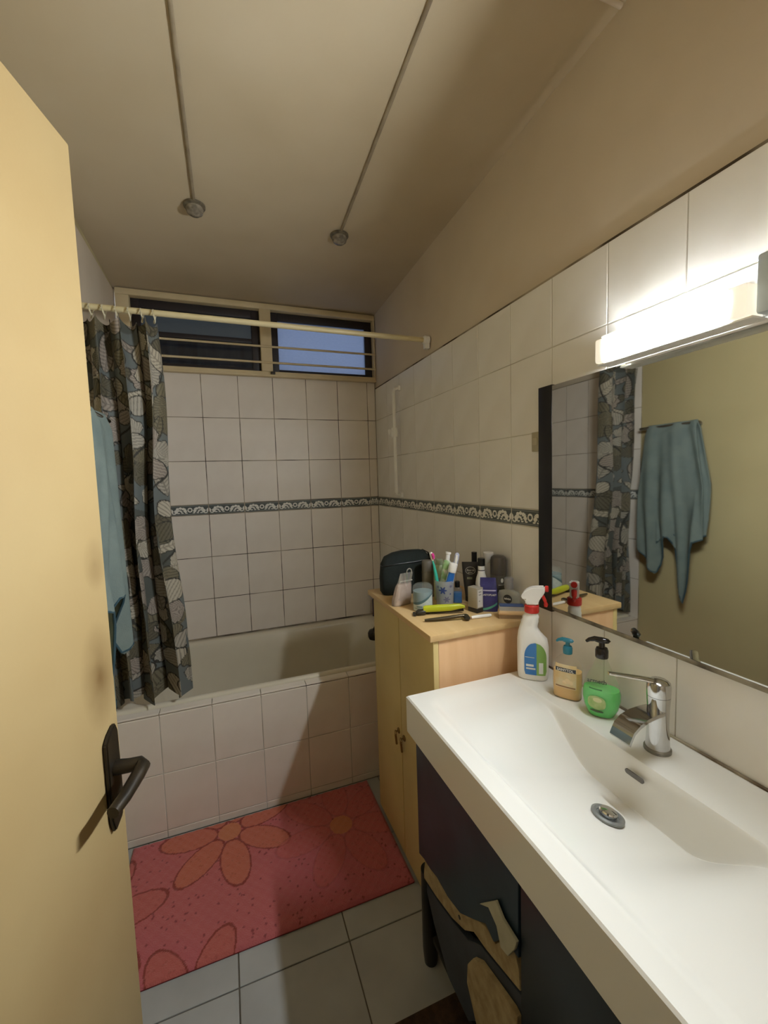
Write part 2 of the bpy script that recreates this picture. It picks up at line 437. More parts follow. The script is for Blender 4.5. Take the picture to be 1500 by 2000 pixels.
pb = thing('shampoo_bottle', 'dark purple bottle on the tub rim behind the cabinet', 'bottle', (-0.055, -0.055, 0.550), face_cam(-.055, -.055))
lf = Loft([(0, .030, .017, 0, 0, 3), (.11, .030, .017, 0, 0, 3), (.135, .016, .014, 0, 0, 2.4), (.138, .014, .014, 0, 0, 2)])
obj('body', lf.mesh('body'), mat('purple_plastic', (58, 40, 62), 0.35), pb)
obj('cap', lathe_me('cap', [(.013, .138), (.013, .165), (.010, .168)]), BLACK, pb)
obj('label', lf.patch('label', -.02, .02, .03, .075), mat('pale_label', (150, 140, 150), 0.5), pb)

# ------------------------------------------------------------------ window
FR = [((-1.443, -0.028, 2.100), (0.0, 0.05, 2.120)), ((-1.443, -0.028, 2.477), (0.0, 0.05, 2.510)), ((-1.443, -0.028, 2.120), (-1.380, 0.05, 2.477)), ((-0.010, -0.028, 2.120), (0.0, 0.05, 2.477))]
window = struct('window_1', boxes_me('window_1', FR, 0.004), CREAM_WOOD)
tag(window, 'cream painted window of two panes under the ceiling', 'window')
obj('sill', box_me('sill', (-1.445, -0.040, 2.088), (0.0, 0.0, 2.101), 0.004), CREAM_WOOD, window)
obj('mullion', box_me('mullion', (-0.715, -0.028, 2.120), (-0.650, 0.05, 2.477), 0.004), CREAM_WOOD, window)
obj('latch', box_me('latch', (-0.665, -0.046, 2.100), (-0.640, -0.028, 2.116), 0.003), mat('bronze_latch', (50, 42, 32), 0.4), window)
SASH = mat('dark_sash', (44, 38, 42), 0.5)
for (x0, x1, bar) in ((-1.380, -0.715, True), (-0.650, -0.010, False)):
    bl = [((x0, 0.012, 2.12), (x0+0.042, 0.040, 2.477)), ((x1-0.046, 0.012, 2.12), (x1, 0.040, 2.477)),
          ((x0+0.042, 0.012, 2.12), (x1-0.046, 0.040, 2.142)), ((x0+0.042, 0.012, 2.430), (x1-0.046, 0.040, 2.477))]
    if bar: bl.append(((x0+0.042, 0.012, 2.285), (x1-0.046, 0.040, 2.312)))
    s = obj('sash', boxes_me('sash', bl, 0.002), SASH, window)
    if bar:
        obj('pane', box_me('pane', (x0+0.042, 0.022, 2.312), (x1-0.046, 0.027, 2.430)), thin_mat('dusty_glass', (84, 90, 90), 0.8, 0.3, translucent=True), s)
        obj('pane', box_me('pane', (x0+0.042, 0.022, 2.142), (x1-0.046, 0.027, 2.285)), mat('dark_ribbed_glass', (26, 32, 44), 0.25, c2=(40, 47, 60), scale=26, stretch=(1, 1, 0.12), bump=0.4, bscale=30), s)
    else:
        obj('pane', box_me('pane', (x0+0.042, 0.022, 2.142), (x1-0.046, 0.027, 2.430)), thin_mat('frosted_glass', (150, 160, 176), 0.75, 0.35, translucent=True), s)
for z in (2.170, 2.262, 2.392):
    obj('bar', tube_me('bar', [(-1.44, -0.030, z), (-0.002, -0.030, z)], 0.0065, 8), CREAM_WOOD, window)
# dark backdrop added close behind the left pane to keep it dim
struct('backdrop_outside', box_me('backdrop_outside', (-1.9, 0.55, 1.6), (-0.74, 0.62, 2.36)), mat('dark_backdrop', (40, 46, 58), 0.9, c2=(28, 32, 42)))

# ------------------------------------------------------------------ ceiling conduits with round fittings
for (xa, xb, y0, y1, side) in ((-1.006, -1.016, -0.80, -2.60, 'left'), (-0.421, -0.463, -0.775, -2.60, 'right')):
    c = thing('ceiling_conduit', 'thin cable strip on the ceiling %s, ending in a round cap' % ('nearer the door' if side == 'left' else 'nearer the mirror wall'), 'conduit', (xa, y0, ceil_z(y0)-0.0), 0, 'cable strips on the ceiling')
    pts = []
    n = 6
    for i in range(n+1):
        t = i/n; y = y0+(y1-y0)*t; pts.append((xa+(xb-xa)*t-xa, y-y0, ceil_z(y)-ceil_z(y0)-0.004))
    obj('strip', tube_me('strip', pts, 0.0058, 8, flat=(1, 0.6)), mat('strip_paint_shaded', (160, 144, 118), 0.6, c2=(126, 110, 88), scale=12), c)  # darker mottling puts the strip's shadow side into its colour
    obj('collar', lathe_me('collar', [(0.040, 0.0), (0.040, -0.007), (0.030, -0.011)], mtx=Matrix.Translation((0, 0.0, -0.001))), mat('cap_grey', (120, 110, 92), 0.5, c2=(84, 76, 62), scale=60), c)
    obj('round_cap', lathe_me('round_cap', [(0.031, -0.009), (0.033, -0.018), (0.029, -0.030), (0.018, -0.038), (0.0, -0.041)]), mat('smoky_glass', (150, 140, 124), 0.15, c2=(96, 88, 76), scale=50), c)

struct('trim_1', tube_me('trim_1', [(0.0, -1.838, ceil_z(-1.838)-0.004), (-1.45, -1.838, ceil_z(-1.838)-0.004)], 0.0065, 8), PLASTER)

# ------------------------------------------------------------------ door (open, hinged behind the left edge of the picture)
dv = Vector((0.2486, 0.9686, 0)); nv = Vector((0.9686, -0.2486, 0)); edge = Vector((-1.168, -1.77, 0))
DOORP = mat('cream_door_paint', (178, 154, 109), 0.5, c2=(170, 144, 99), scale=3, bump=0.03, bscale=120)
def add_smudge(mt, spots, col):
    nt = mt.node_tree; N = nt.nodes; L = nt.links; b = N['Principled BSDF']
    src = b.inputs['Base Color'].links[0].from_socket
    tc = N.new('ShaderNodeTexCoord')
    for (c, sc, amt) in spots:
        mp = N.new('ShaderNodeMapping'); mp.vector_type = 'POINT'; mp.inputs['Scale'].default_value = [1/q for q in sc]; mp.inputs['Location'].default_value = [-c[k]/sc[k] for k in range(3)]
        L.new(tc.outputs['Object'], mp.inputs[0])
        gr = N.new('ShaderNodeTexGradient'); gr.gradient_type = 'SPHERICAL'; L.new(mp.outputs[0], gr.inputs[0])
        no = N.new('ShaderNodeTexNoise'); no.inputs['Scale'].default_value = 14; L.new(tc.outputs['Object'], no.inputs['Vector'])
        mu = N.new('ShaderNodeMath'); mu.operation = 'MULTIPLY'; L.new(gr.outputs['Fac'], mu.inputs[0]); L.new(no.outputs['Fac'], mu.inputs[1])
        m2 = N.new('ShaderNodeMath'); m2.operation = 'MULTIPLY'; m2.inputs[1].default_value = amt; m2.use_clamp = True; L.new(mu.outputs[0], m2.inputs[0])
        mx = N.new('ShaderNodeMixRGB'); L.new(m2.outputs[0], mx.inputs[0]); L.new(src, mx.inputs[1]); mx.inputs[2].default_value = (*lin(col), 1)
        src = mx.outputs[0]
    L.new(src, b.inputs['Base Color'])
add_smudge(DOORP, [((-0.045, 0, 1.135), (0.055, 0.1, 0.10), 1.5), ((-0.03, 0, 1.33), (0.035, 0.1, 0.05), 1.0)], (112, 84, 46))
door = struct('door_1', box_me('door_1', (-0.83, -0.040, 0.008), (0.0, 0.0, 2.04), 0.003), DOORP)
tag(door, 'cream painted flush door standing open at the left', 'door')
door.matrix_world = Matrix(((dv.x, -nv.x, 0, edge.x), (dv.y, -nv.y, 0, edge.y), (0, 0, 1, 0), (0, 0, 0, 1)))
# in the door's frame: +x to its free edge, -y out of the visible face -> flip so that the leaf lies behind the face
for v in door.data.vertices: v.co.y = -v.co.y
bm = bmesh.new(); bm.from_mesh(door.data); bmesh.ops.recalc_face_normals(bm, faces=bm.faces); bm.to_mesh(door.data); bm.free()
IRON = mat('black_brown_iron', (38, 32, 24), 0.38, c2=(54, 45, 32), scale=30, metal=0.3)
plate = [(-0.057, 0.872), (-0.057, 1.012), (-0.046, 1.024), (-0.024, 1.036), (-0.018, 1.020), (-0.016, 0.876), (-0.026, 0.858), (-0.050, 0.846)]
hp = obj('handle', prism_me('handle', [(x, z) for x, z in plate], 1, -0.009, 0.0, 0.0025), IRON, door)
obj('lever', tube_me('lever', [(-0.036, -0.006, 0.958), (-0.034, -0.030, 0.958), (-0.030, -0.048, 0.958), (-0.036, -0.055, 0.957), (-0.055, -0.055, 0.953), (-0.100, -0.053, 0.946), (-0.130, -0.050, 0.944)], [0.0135, 0.012, 0.012, 0.0125, 0.012, 0.011, 0.010], 12), IRON, hp)
obj('keyhole', lathe_me('keyhole', [(0.0055, 0), (0.0055, 0.0012)], 14, mtx=Matrix.Translation((-0.036, -0.0105, 0.90)) @ Matrix.Rotation(math.pi/2, 4, 'X')), BLACK, hp)

# ------------------------------------------------------------------ shower rod, curtain, riser rail
rod = thing('shower_rod', 'cream curtain rod spanning the bath under the window', 'curtain rod', (-0.725, -0.79, 2.122))
obj('tube', tube_me('tube', [(-0.722, 0, 0.004), (0.724, 0, -0.004)], 0.0115, 14), mat('rod_cream', (214, 200, 160), 0.4, c2=(206, 190, 146)), rod)
for sx in (-1, 1):
    obj('bracket', lathe_me('bracket', [(0.020, 0), (0.020, 0.022), (0.014, 0.030)], 18, mtx=Matrix.Translation((sx*0.7235, 0, -0.004*sx)) @ Matrix.Rotation(-sx*math.pi/2, 4, 'Y')), WHITE_P, rod)
obj('bracket_foot', box_me('bracket_foot', (0.700, -0.012, -0.045), (0.7245, 0.012, -0.014), 0.003), WHITE_P, rod)

def paint_curtain(nh, nw, wid, hgt, seed=11):
    rng = np.random.RandomState(seed)
    x = np.linspace(0, wid, nw)[None, :].repeat(nh, 0); y = np.linspace(0, hgt, nh)[:, None].repeat(nw, 1)
    L = lambda c: np.array(lin(c))
    base = L((98, 102, 100)); c = np.ones((nh, nw, 3))*base
    c[(np.sin(x*7+1.3*np.sin(y*5)) + np.sin(y*6+2)) > 0.9] = L((80, 82, 76))
    pale = [L((172, 162, 144)), L((158, 150, 136)), L((150, 138, 126)), L((112, 104, 84)), L((96, 90, 74))]; ink = L((54, 52, 46))
    spots = []
    gy = 0.055
    for j in range(int(hgt/gy)+1):
        for i in range(int(wid/0.085)+1):
            spots.append((0.085*i+0.04*(j % 2)+rng.uniform(-.04, .04), gy*j+rng.uniform(-.035, .035)))
    rng.shuffle(spots)
    for (px, py) in spots:
        k = rng.randint(0, 10); ang = rng.uniform(0, 2*math.pi); s = rng.uniform(0.035, 0.075)
        if k >= 9: continue
        du = (x-px)*math.cos(ang)+(y-py)*math.sin(ang); dw = -(x-px)*math.sin(ang)+(y-py)*math.cos(ang)
        box = (abs(x-px) < 2.2*s) & (abs(y-py) < 2.2*s)
        col = pale[rng.randint(0, 5)]
        if k < 4:                                            # fan leaf with radial stripes
            r = np.hypot(du+s*0.6, dw); an = np.arctan2(dw, du+s*0.6)
            rim = s*1.35*(1+0.05*np.cos(an*14))*np.cos(np.clip(an*0.75, -1.5, 1.5))
            ins = box & (abs(an) < 1.15) & (r < rim); out = box & (abs(an) < 1.2) & (r < rim+0.004)
            st = np.sin(an*44) > 0.35
        elif k < 6:                                          # long leaf with cross stripes
            wd = s*0.42*np.clip(1-(du/(s*1.5))**2, 0, 1)**0.7
            ins = box & (abs(dw) < wd); out = box & (abs(dw) < wd+0.004) & (abs(du) < s*1.52)
            st = (np.sin((du+abs(dw)*0.6)*420/ (1+s*1)) > 0.35) | (abs(dw) < 0.0025)
        else:                                                # heart shaped leaf
            th = np.arctan2(dw, du); rr = np.hypot(du, dw); rim = s*(0.62+0.38*np.cos(th)+0.14*np.cos(2*th))
            ins = box & (rr < rim); out = box & (rr < rim+0.005)
            st = np.sin(dw*520+du*90) > 0.5
        c[out] = ink; c[ins] = col; c[ins & st] = col*0.58
    for t in range(9):                                       # dark stems
        px, py, a = rng.uniform(0, wid), rng.uniform(0, hgt), rng.uniform(0.6, 2.4)
        q = (x-px)*math.cos(a)+(y-py)*math.sin(a); d = -(x-px)*math.sin(a)+(y-py)*math.cos(a)-1.5*q*q
        c[(abs(d) < 0.004) & (q > 0) & (q < 0.22)] = ink
    return c
nw, nh = 380, 400
ZTOP, ZBOT = 2.098, 0.585
u = np.linspace(0, 1, nw)[None, :].repeat(nh, 0); v = np.linspace(0, 1, nh)[:, None].repeat(nw, 1)
folds = 3.25
amp = 0.036+0.010*v
ph = 2*math.pi*folds*u
Xc = W+0.022+(0.262+0.012*np.sin(v*9))*(u+0.055*np.sin(2*ph)*(0.5+0.5*v)) + 0.006*np.sin(ph*0.5+v*6)
Xc = Xc + 0.018*np.clip(v-0.86, 0, 1)/0.14*u
Yc = -0.785+amp*np.sin(ph+0.5*np.sin(v*5+u*4)) + 0.006*np.sin(3.1*ph+v*11) + 0.055*np.clip(v*1.35, 0, 1)**1.5 + 0.004
Zc = ZTOP-(ZTOP-ZBOT)*v - 0.012*(1-v)**6*(1+np.cos(ph*2)) - 0.018*v**8*np.sin(ph*0.7+1)
cur = thing('shower_curtain', 'blue grey curtain printed with pale leaves, gathered at the left of the bath', 'shower curtain', (W+0.15, -0.785, ZBOT))
cme = grid_me('cloth', Xc-(W+0.15), Yc+0.785, Zc-ZBOT, paint_curtain(nh, nw, 0.66, ZTOP-ZBOT))
cme.materials.append(vcol_mat('curtain_print', 0.6))
obj('cloth', cme, None, cur)
for k in range(7):
    uu = 0.02+k*0.158; xx = W+0.022+0.262*uu-(W+0.15)
    t = [(xx+0.004*math.sin(a*2), -0.005+0.022*math.cos(a), ZTOP+0.012-ZBOT+0.024*math.sin(a)) for a in [2*math.pi*i/16 for i in range(17)]]
    obj('ring', tube_me('ring', t, 0.0028, 6, cap=False), mat('ring_cream', (216, 206, 178), 0.4), cur)

RAILW = mat('rail_white', (252, 250, 244), 0.45, c2=(248, 246, 240))
rail = thing('shower_rail', 'white slide rail for a shower head on the right wall', 'shower rail', (0, -0.422, 1.36))
obj('bar', tube_me('bar', [(-0.010, 0, 0.004), (-0.034, 0, 0.010), (-0.040, 0, 0.024), (-0.040, 0, 0.590), (-0.034, 0, 0.604), (-0.010, 0, 0.610)], 0.0095, 12), RAILW, rail)
for z in (0.006, 0.608): obj('mount', box_me('mount', (-0.016, -0.014, z-0.014), (-0.0005, 0.014, z+0.014), 0.004), RAILW, rail)
hd = obj('holder', lathe_me('holder', [(0.017, -0.026), (0.019, -0.02), (0.019, 0.02), (0.017, 0.026)], 18, mtx=Matrix.Translation((-0.040, 0, 0.362))), RAILW, rail)
obj('cradle', lathe_me('cradle', [(0.019, 0.0), (0.017, 0.03), (0.009, 0.058), (0.004, 0.064)], 16, mtx=Matrix.Translation((-0.048, 0.010, 0.352)) @ Matrix.Rotation(math.radians(-62), 4, 'X')), RAILW, hd)

# ------------------------------------------------------------------ towel on a rail on the left wall
tr = thing('towel_rail', 'chrome towel rail on the left wall above the towel', 'towel rail', (W, -1.06, 1.70))
obj('bar', tube_me('bar', [(0.115, -0.10, 0), (0.115, 0.185, 0)], 0.008, 12), CHROME, tr)
for yy in (-0.06, 0.17):
    obj('arm', tube_me('arm', [(-0.004, yy, 0), (0.115, yy, 0)], 0.007, 10), CHROME, tr)
    obj('flange', lathe_me('flange', [(0.020, 0), (0.020, 0.006), (0.008, 0.012)], 16, mtx=Matrix.Translation((-0.0055, yy, 0)) @ Matrix.Rotation(math.pi/2, 4, 'Y')), CHROME, tr)
def towel_sheet(xoff, yspan, prof, seed, amp=0.014):
    nu, nv_ = 90, 110
    uu = np.linspace(0, 1, nu)[None, :].repeat(nv_, 0); vv = np.linspace(0, 1, nv_)[:, None].repeat(nu, 1)
    ys = [p[0] for p in prof]; zs = [p[1] for p in prof]
    zb = np.interp(uu, ys, zs)
    spread = 0.72+0.28*np.clip(vv*1.8, 0, 1)
    Y = -1.06+(uu-0.5)*yspan*spread
    Z = 1.712-(1.712-zb)*vv
    X = W+0.115+xoff*np.clip(vv*14, 0, 1)+amp*(0.3+vv)*np.sin(uu*17+seed+1.5*np.sin(vv*3+uu*5))+0.010*vv*np.sin(uu*31+vv*4+seed)
    return X, Y, Z
TOWEL = mat('teal_terry', (124, 135, 130), 0.95, c2=(112, 124, 121), scale=14, bump=0.5, bscale=420, spec=0.1)
TOWEL_D = mat('teal_hem', (62, 84, 92), 0.95, c2=(54, 74, 84), scale=14, spec=0.1)
tw = thing('bath_towel', 'blue green towel hanging on the rail at the left wall', 'towel', (W+0.115, -1.06, 0.75))
# u = 0 is the end nearer the door, u = 1 the end nearer the bath
front = [(0, 1.10), (0.12, 1.08), (0.17, 0.92), (0.27, 0.745), (0.33, 0.80), (0.40, 1.02), (0.46, 1.09), (0.52, 1.10), (0.60, 0.98), (0.68, 0.875), (0.74, 0.90), (0.86, 0.96), (1.0, 1.0)]
back = [(0, 1.12), (0.3, 1.05), (0.5, 1.14), (0.75, 1.02), (1.0, 1.06)]
for nm, off, pr, sd in (('front_layer', 0.016, front, 0.4), ('back_layer', -0.018, back, 2.2)):
    X, Y, Z = towel_sheet(off, 0.37, pr, sd)
    me = grid_me(nm, X-(W+0.115), Y+1.06, Z-0.75)
    o_ = obj(nm, me, TOWEL, tw)
    sm = o_.modifiers.new('thick', 'SOLIDIFY'); sm.thickness = 0.005; sm.offset = 0
    he = [(float(X[-1, i]-(W+0.115)), float(Y[-1, i]+1.06), float(Z[-1, i]-0.75)+0.004) for i in range(0, 90, 3)]
    obj('hem', tube_me('hem', he, 0.0045, 8), TOWEL_D, o_)

# ------------------------------------------------------------------ mirror, lamp, switch
mir = thing('mirror', 'wide wall mirror with a black left edge above the washbasin', 'mirror', (0, -2.05, 1.035))
MIRR = mat('mirror_silver', (205, 205, 200), 0.025, metal=1.0, c2=(199, 199, 193), scale=2)
obj('glass', box_me('glass', (-0.014, -0.52, 0.010), (-0.010, 0.425, 0.692)), MIRR, mir)
obj('backing', box_me('backing', (-0.010, -0.52, 0.0), (-0.0015, 0.425, 0.692)), BLACK, mir)
obj('side_band', box_me('side_band', (-0.0155, 0.425, -0.008), (-0.0015, 0.484, 0.696), 0.002), mat('black_band', (20, 18, 20), 0.4), mir)
obj('bottom_seal', box_me('bottom_seal', (-0.0145, -0.52, -0.002), (-0.0015, 0.424, 0.0095), 0.002), mat('sealant_edge_shade', (150, 140, 120), 0.6, c2=(82, 72, 58), scale=14, ramp=(0.40, 0.60)), mir)  # seal strip whose dark tone stands in for the mirror's edge shadow
lamp = thing('mirror_lamp', 'lit tube lamp with clear end caps above the mirror', 'lamp', (0, -2.01, 1.757))
obj('base', box_me('base', (-0.030, -0.19, -0.022), (-0.0005, 0.165, 0.030), 0.004), WHITE_P, lamp)
GLOW = mat('lit_diffuser', (255, 250, 240), 0.4, emit=(LAMP_COLOR, LAMP_STRENGTH))
obj('diffuser', box_me('diffuser', (-0.078, -0.126, -0.026), (-0.031, 0.140, 0.026), 0.010, 3), GLOW, lamp)
obj('added_lid', box_me('added_lid', (-0.088, -0.126, 0.0265), (-0.031, 0.140, 0.030), 0.001), mat('lid_glow', (240, 240, 236), 0.5, emit=(LAMP_COLOR, LAMP_STRENGTH*0.0035)), lamp)  # added lid shades the ceiling; its own faint glow brightens the wall
CAPGLOW = mat('glowing_end_cap', (240, 234, 216), 0.2, c2=(232, 224, 204), emit=((1.0, 0.92, 0.76), 0.45))  # caps glow themselves, standing in for lamp light in the clear plastic
obj('end_cap', box_me('end_cap', (-0.080, 0.1405, -0.028), (-0.031, 0.168, 0.030), 0.006), CAPGLOW, lamp)
obj('end_cap', box_me('end_cap', (-0.080, -0.160, -0.028), (-0.031, -0.1265, 0.030), 0.006), CAPGLOW, lamp)
obj('socket_box', box_me('socket_box', (-0.062, -0.31, -0.026), (-0.0005, -0.162, 0.076), 0.005), mat('pale_blue_plastic', (196, 208, 218), 0.4), lamp)
obj('light_block_tray', box_me('light_block_tray', (-0.073, -0.165, -0.0325), (-0.031, 0.165, -0.0285), 0.001), WHITE_P, lamp)  # added tray that keeps direct lamp light off the basin top
obj('lower_rail', tube_me('lower_rail', [(-0.024, -0.30, -0.030), (-0.024, 0.125, -0.030)], 0.006, 8), WHITE_P, lamp)
sw = thing('wall_switch', 'small beige switch plate at the left edge of the mirror', 'switch', (0, -1.548, 1.535))
obj('plate', box_me('plate', (-0.010, -0.014, 0), (-0.0005, 0.020, 0.062), 0.002), mat('beige_plate', (176, 166, 140), 0.5), sw)
obj('rocker', box_me('rocker', (-0.014, -0.008, 0.02), (-0.010, 0.012, 0.044), 0.002), mat('beige_rocker', (186, 176, 150), 0.5), sw)

# ------------------------------------------------------------------ washbasin top and vanity
CY0, CY1, CX0, CZ = -2.555, -1.577, -0.500, 0.835
def basin_z(x, y):
    r = np.abs(y+2.035)/0.285
    t = np.clip((1-r)/0.62, 0, 1); D = 0.098*t*t*(3-2*t)
    m_ = np.clip((-1.615-y)/0.07, 0, 1); m_ = m_*m_*(3-2*m_); m2 = np.clip((y+2.515)/0.05, 0, 1)
    f = np.clip((x+0.460)/0.030, 0, 1); f = f*f*(3-2*f)
    wall = np.clip((-0.146-x)/0.020, 0, 1); wall = wall*wall*(3-2*wall)
    s = np.clip((x+0.452)/0.285, 0, 1)**0.85
    return CZ-wall*(0.007*f*m_*m2 + D*s)
xs = np.concatenate([np.linspace(CX0+0.004, -0.46, 6), np.linspace(-0.458, -0.430, 12), np.linspace(-0.425, -0.17, 40), np.linspace(-0.167, -0.143, 14), np.linspace(-0.138, -0.003, 10)])
ys = np.linspace(CY0+0.004, CY1-0.004, 130)
XX, YY = np.meshgrid(xs, ys)
ZZ = basin_z(XX, YY)
top = grid_me('t', XX, YY, ZZ)
bm = bmesh.new(); bm.from_mesh(top)
bd = [e for e in bm.edges if e.is_boundary]
r1 = bmesh.ops.extrude_edge_only(bm, edges=bd); vs = [g for g in r1['geom'] if isinstance(g, bmesh.types.BMVert)]
cxm, cym = (CX0-0.003)/2, (CY0+CY1)/2
for q in vs:
    if q.co.x < CX0+0.01: q.co.x = CX0
    if q.co.y > CY1-0.01: q.co.y = CY1
    if q.co.y < CY0+0.01: q.co.y = CY0
    q.co.z = CZ-0.004
be = [g for g in r1['geom'] if isinstance(g, bmesh.types.BMEdge)]
r2 = bmesh.ops.extrude_edge_only(bm, edges=be); vs = [g for g in r2['geom'] if isinstance(g, bmesh.types.BMVert)]
for q in vs: q.co.z = 0.728
be = [g for g in r2['geom'] if isinstance(g, bmesh.types.BMEdge)]
bmesh.ops.contextual_create(bm, geom=be)
bmesh.ops.recalc_face_normals(bm, faces=bm.faces)
bmesh.ops.translate(bm, verts=bm.verts, vec=(0.25, 2.066, -0.728))
bm.to_mesh(top); bm.free(); top.shade_smooth(); top.set_sharp_from_angle(angle=math.radians(28))
sink = thing('washbasin', 'white moulded washbasin top with a scooped bowl', 'washbasin', (-0.25, -2.066, 0.728))
obj('basin', top, CERAMIC, sink)
L0 = Vector((0.25, 2.066, -0.728))
def sk(p): return Vector(p)+L0
dz = float(basin_z(np.array(-0.262), np.array(-2.055)))
dr = obj('drain', lathe_me('drain', [(0.0315, 0.0), (0.0315, 0.0035), (0.026, 0.0055), (0.0215, 0.002), (0.0215, -0.004)], 30), mat('drain_steel', (150, 152, 150), 0.35, metal=0.35, c2=(128, 130, 128)), sink)
dr.location = sk((-0.262, -2.055, dz+0.0035)); dr.rotation_euler = (0, math.radians(13), 0)
pl_ = obj('plug', lathe_me('plug', [(0.017, 0.001), (0.0175, 0.009), (0.0155, 0.012), (0.008, 0.0135), (0.0, 0.014)], 26), CHROME, dr)
ov = obj('overflow_slot', ring_loft('overflow_slot', [rrect(-0.022, 0.022, -0.0052, 0.0052, 0.005, 0.0), rrect(-0.022, 0.022, -0.0052, 0.0052, 0.005, 0.003)], cap0=True), mat('slot_grey', (120, 116, 112), 0.5, c2=(70, 66, 64)), sink)
ov.matrix_local = Matrix.Translation(sk((-0.1615, -2.035, 0.806))) @ Matrix.Rotation(math.pi/2, 4, 'Z') @ Matrix.Rotation(math.pi/2, 4, 'X') @ Matrix.Rotation(math.pi, 4, 'Y')
obj('back_seal', tube_me('back_seal', [sk((-0.003, CY0, CZ+0.001)), sk((-0.003, CY1-0.01, CZ+0.001))], 0.004, 8), mat('mouldy_seal', (86, 68, 48), 0.8, c2=(180, 168, 146), scale=9, ramp=(0.45, 0.62)), sink)

NAVY = mat('navy_lacquer', (36, 44, 52), 0.30, c2=(42, 52, 62), scale=5)
BLUEP = mat('dark_blue_laminate', (36, 54, 70), 0.35, c2=(46, 66, 84), scale=7, bump=0.15, bscale=12)
CHIP = mat('exposed_chipboard', (176, 158, 120), 0.9, c2=(150, 130, 94), scale=40, bump=0.5, bscale=160)
PALEL = mat('peeled_laminate', (186, 184, 164), 0.6, c2=(168, 164, 142), scale=16)
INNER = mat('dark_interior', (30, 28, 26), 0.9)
van = thing('vanity_cabinet', 'dark blue washbasin cabinet with water damaged torn front', 'cabinet', (-0.235, -2.066, 0))
VO = Vector((0.235, 2.066, 0))
def vbox(n, lo, hi, mt, bev=0.0015, par=van): 
    return obj(n, box_me(n, tuple(Vector(lo)+VO), tuple(Vector(hi)+VO), bev), mt, par)
vbox('side_panel', (-0.455, -1.598, 0.05), (-0.015, -1.580, 0.727), NAVY)
vbox('side_panel', (-0.455, -2.550, 0.05), (-0.015, -2.532, 0.727), NAVY)
vbox('divider', (-0.455, -2.062, 0.10), (-0.015, -2.046, 0.727), NAVY)
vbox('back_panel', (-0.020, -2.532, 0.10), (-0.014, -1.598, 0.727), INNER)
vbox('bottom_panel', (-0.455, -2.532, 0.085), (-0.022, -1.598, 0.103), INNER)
vbox('door', (-0.475, -2.546, 0.085), (-0.457, -2.050, 0.726), NAVY)
for yy in (-1.60, -2.52):
    obj('leg', lathe_me('leg', [(0.020, 0), (0.024, 0.05), (0.024, 0.30 if yy > -2 else 0.085)], 20, mtx=Matrix.Translation(VO+Vector((-0.452, yy, 0)))), BLACK, van)
def vpoly(n, poly, x0, x1, mt, par=van, bev=0.001):
    return obj(n, prism_me(n, [(y+VO.y, z) for y, z in poly], 0, x0+VO.x, x1+VO.x, bev), mt, par)
jag = [(-1.586, 0.345), (-1.621, 0.357), (-1.66, 0.362), (-1.70, 0.375), (-1.76, 0.377), (-1.823, 0.396), (-1.883, 0.443), (-1.932, 0.484), (-1.963, 0.474), (-2.0, 0.524), (-2.044, 0.53)]
fp = vpoly('torn_front', [(-1.584, 0.726), (-2.046, 0.726)] + jag[::-1], -0.476, -0.458, BLUEP)
vpoly('chipboard_edge', [(-1.621, 0.357), (-1.698, 0.374), (-1.761, 0.378), (-1.823, 0.396), (-1.883, 0.446), (-1.931, 0.473), (-1.963, 0.468), (-1.999, 0.52), (-2.028, 0.525), (-2.042, 0.502), (-2.045, 0.459), (-1.982, 0.436), (-1.93, 0.417), (-1.879, 0.405), (-1.838, 0.365), (-1.775, 0.332), (-1.686, 0.304), (-1.606, 0.286)], -0.473, -0.460, CHIP, fp)
obj('screw_hole', lathe_me('screw_hole', [(0.005, 0), (0.005, 0.001)], 12, mtx=Matrix.Translation(VO+Vector((-0.4735, -1.815, 0.376))) @ Matrix.Rotation(-math.pi/2, 4, 'Y')), BLACK, fp)
# curled strip of laminate standing off the panel
fl = [(-1.924, 0.527), (-1.985, 0.596), (-2.008, 0.58), (-2.052, 0.578), (-2.046, 0.556), (-2.024, 0.516), (-2.001, 0.509), (-1.987, 0.542), (-1.959, 0.554)]
vpoly('peeling_strip', fl, -0.486, -0.480, PALEL, fp, 0.0008)
lowjag = [(-1.60, 0.270), (-1.69, 0.290), (-1.78, 0.318), (-1.845, 0.345), (-1.90, 0.392), (-1.98, 0.424), (-2.044, 0.446)]
lp = vpoly('lower_front', [(-2.044, 0.30), (-1.97, 0.285), (-1.90, 0.20), (-1.84, 0.12), (-1.74, 0.12), (-1.66, 0.19)] + lowjag, -0.468, -0.450, mat('grey_blue_laminate', (48, 54, 62), 0.6, c2=(62, 68, 80), scale=8, bump=0.3, bscale=14))
vpoly('broken_board', [(-1.86, 0.304), (-1.885, 0.348), (-1.915, 0.374), (-1.982, 0.394), (-2.029, 0.408), (-2.044, 0.405), (-2.044, 0.10), (-1.94, 0.105), (-1.896, 0.191), (-1.856, 0.252)], -0.480, -0.469, CHIP, lp)
rug = thing('dark_brown_mat', 'dark brown mat on the floor below the washbasin', 'mat', (-0.53, -2.02, 0))
rme = grid_me('pile', *(lambda A: (A[0], A[1], 0.010+0.0015*np.sin(A[0]*90)*np.sin(A[1]*80)))(np.meshgrid(np.linspace(-0.115, 0.115, 40), np.linspace(-0.315, 0.315, 80))))
obj('pile', rme, mat('brown_pile', (74, 52, 34), 0.95, c2=(54, 36, 22), scale=60, bump=0.6, bscale=260), rug)
obj('backing', box_me('backing', (-0.118, -0.318, 0.0005), (0.118, 0.318, 0.009), 0.003), mat('brown_backing', (60, 42, 28), 0.95), rug)

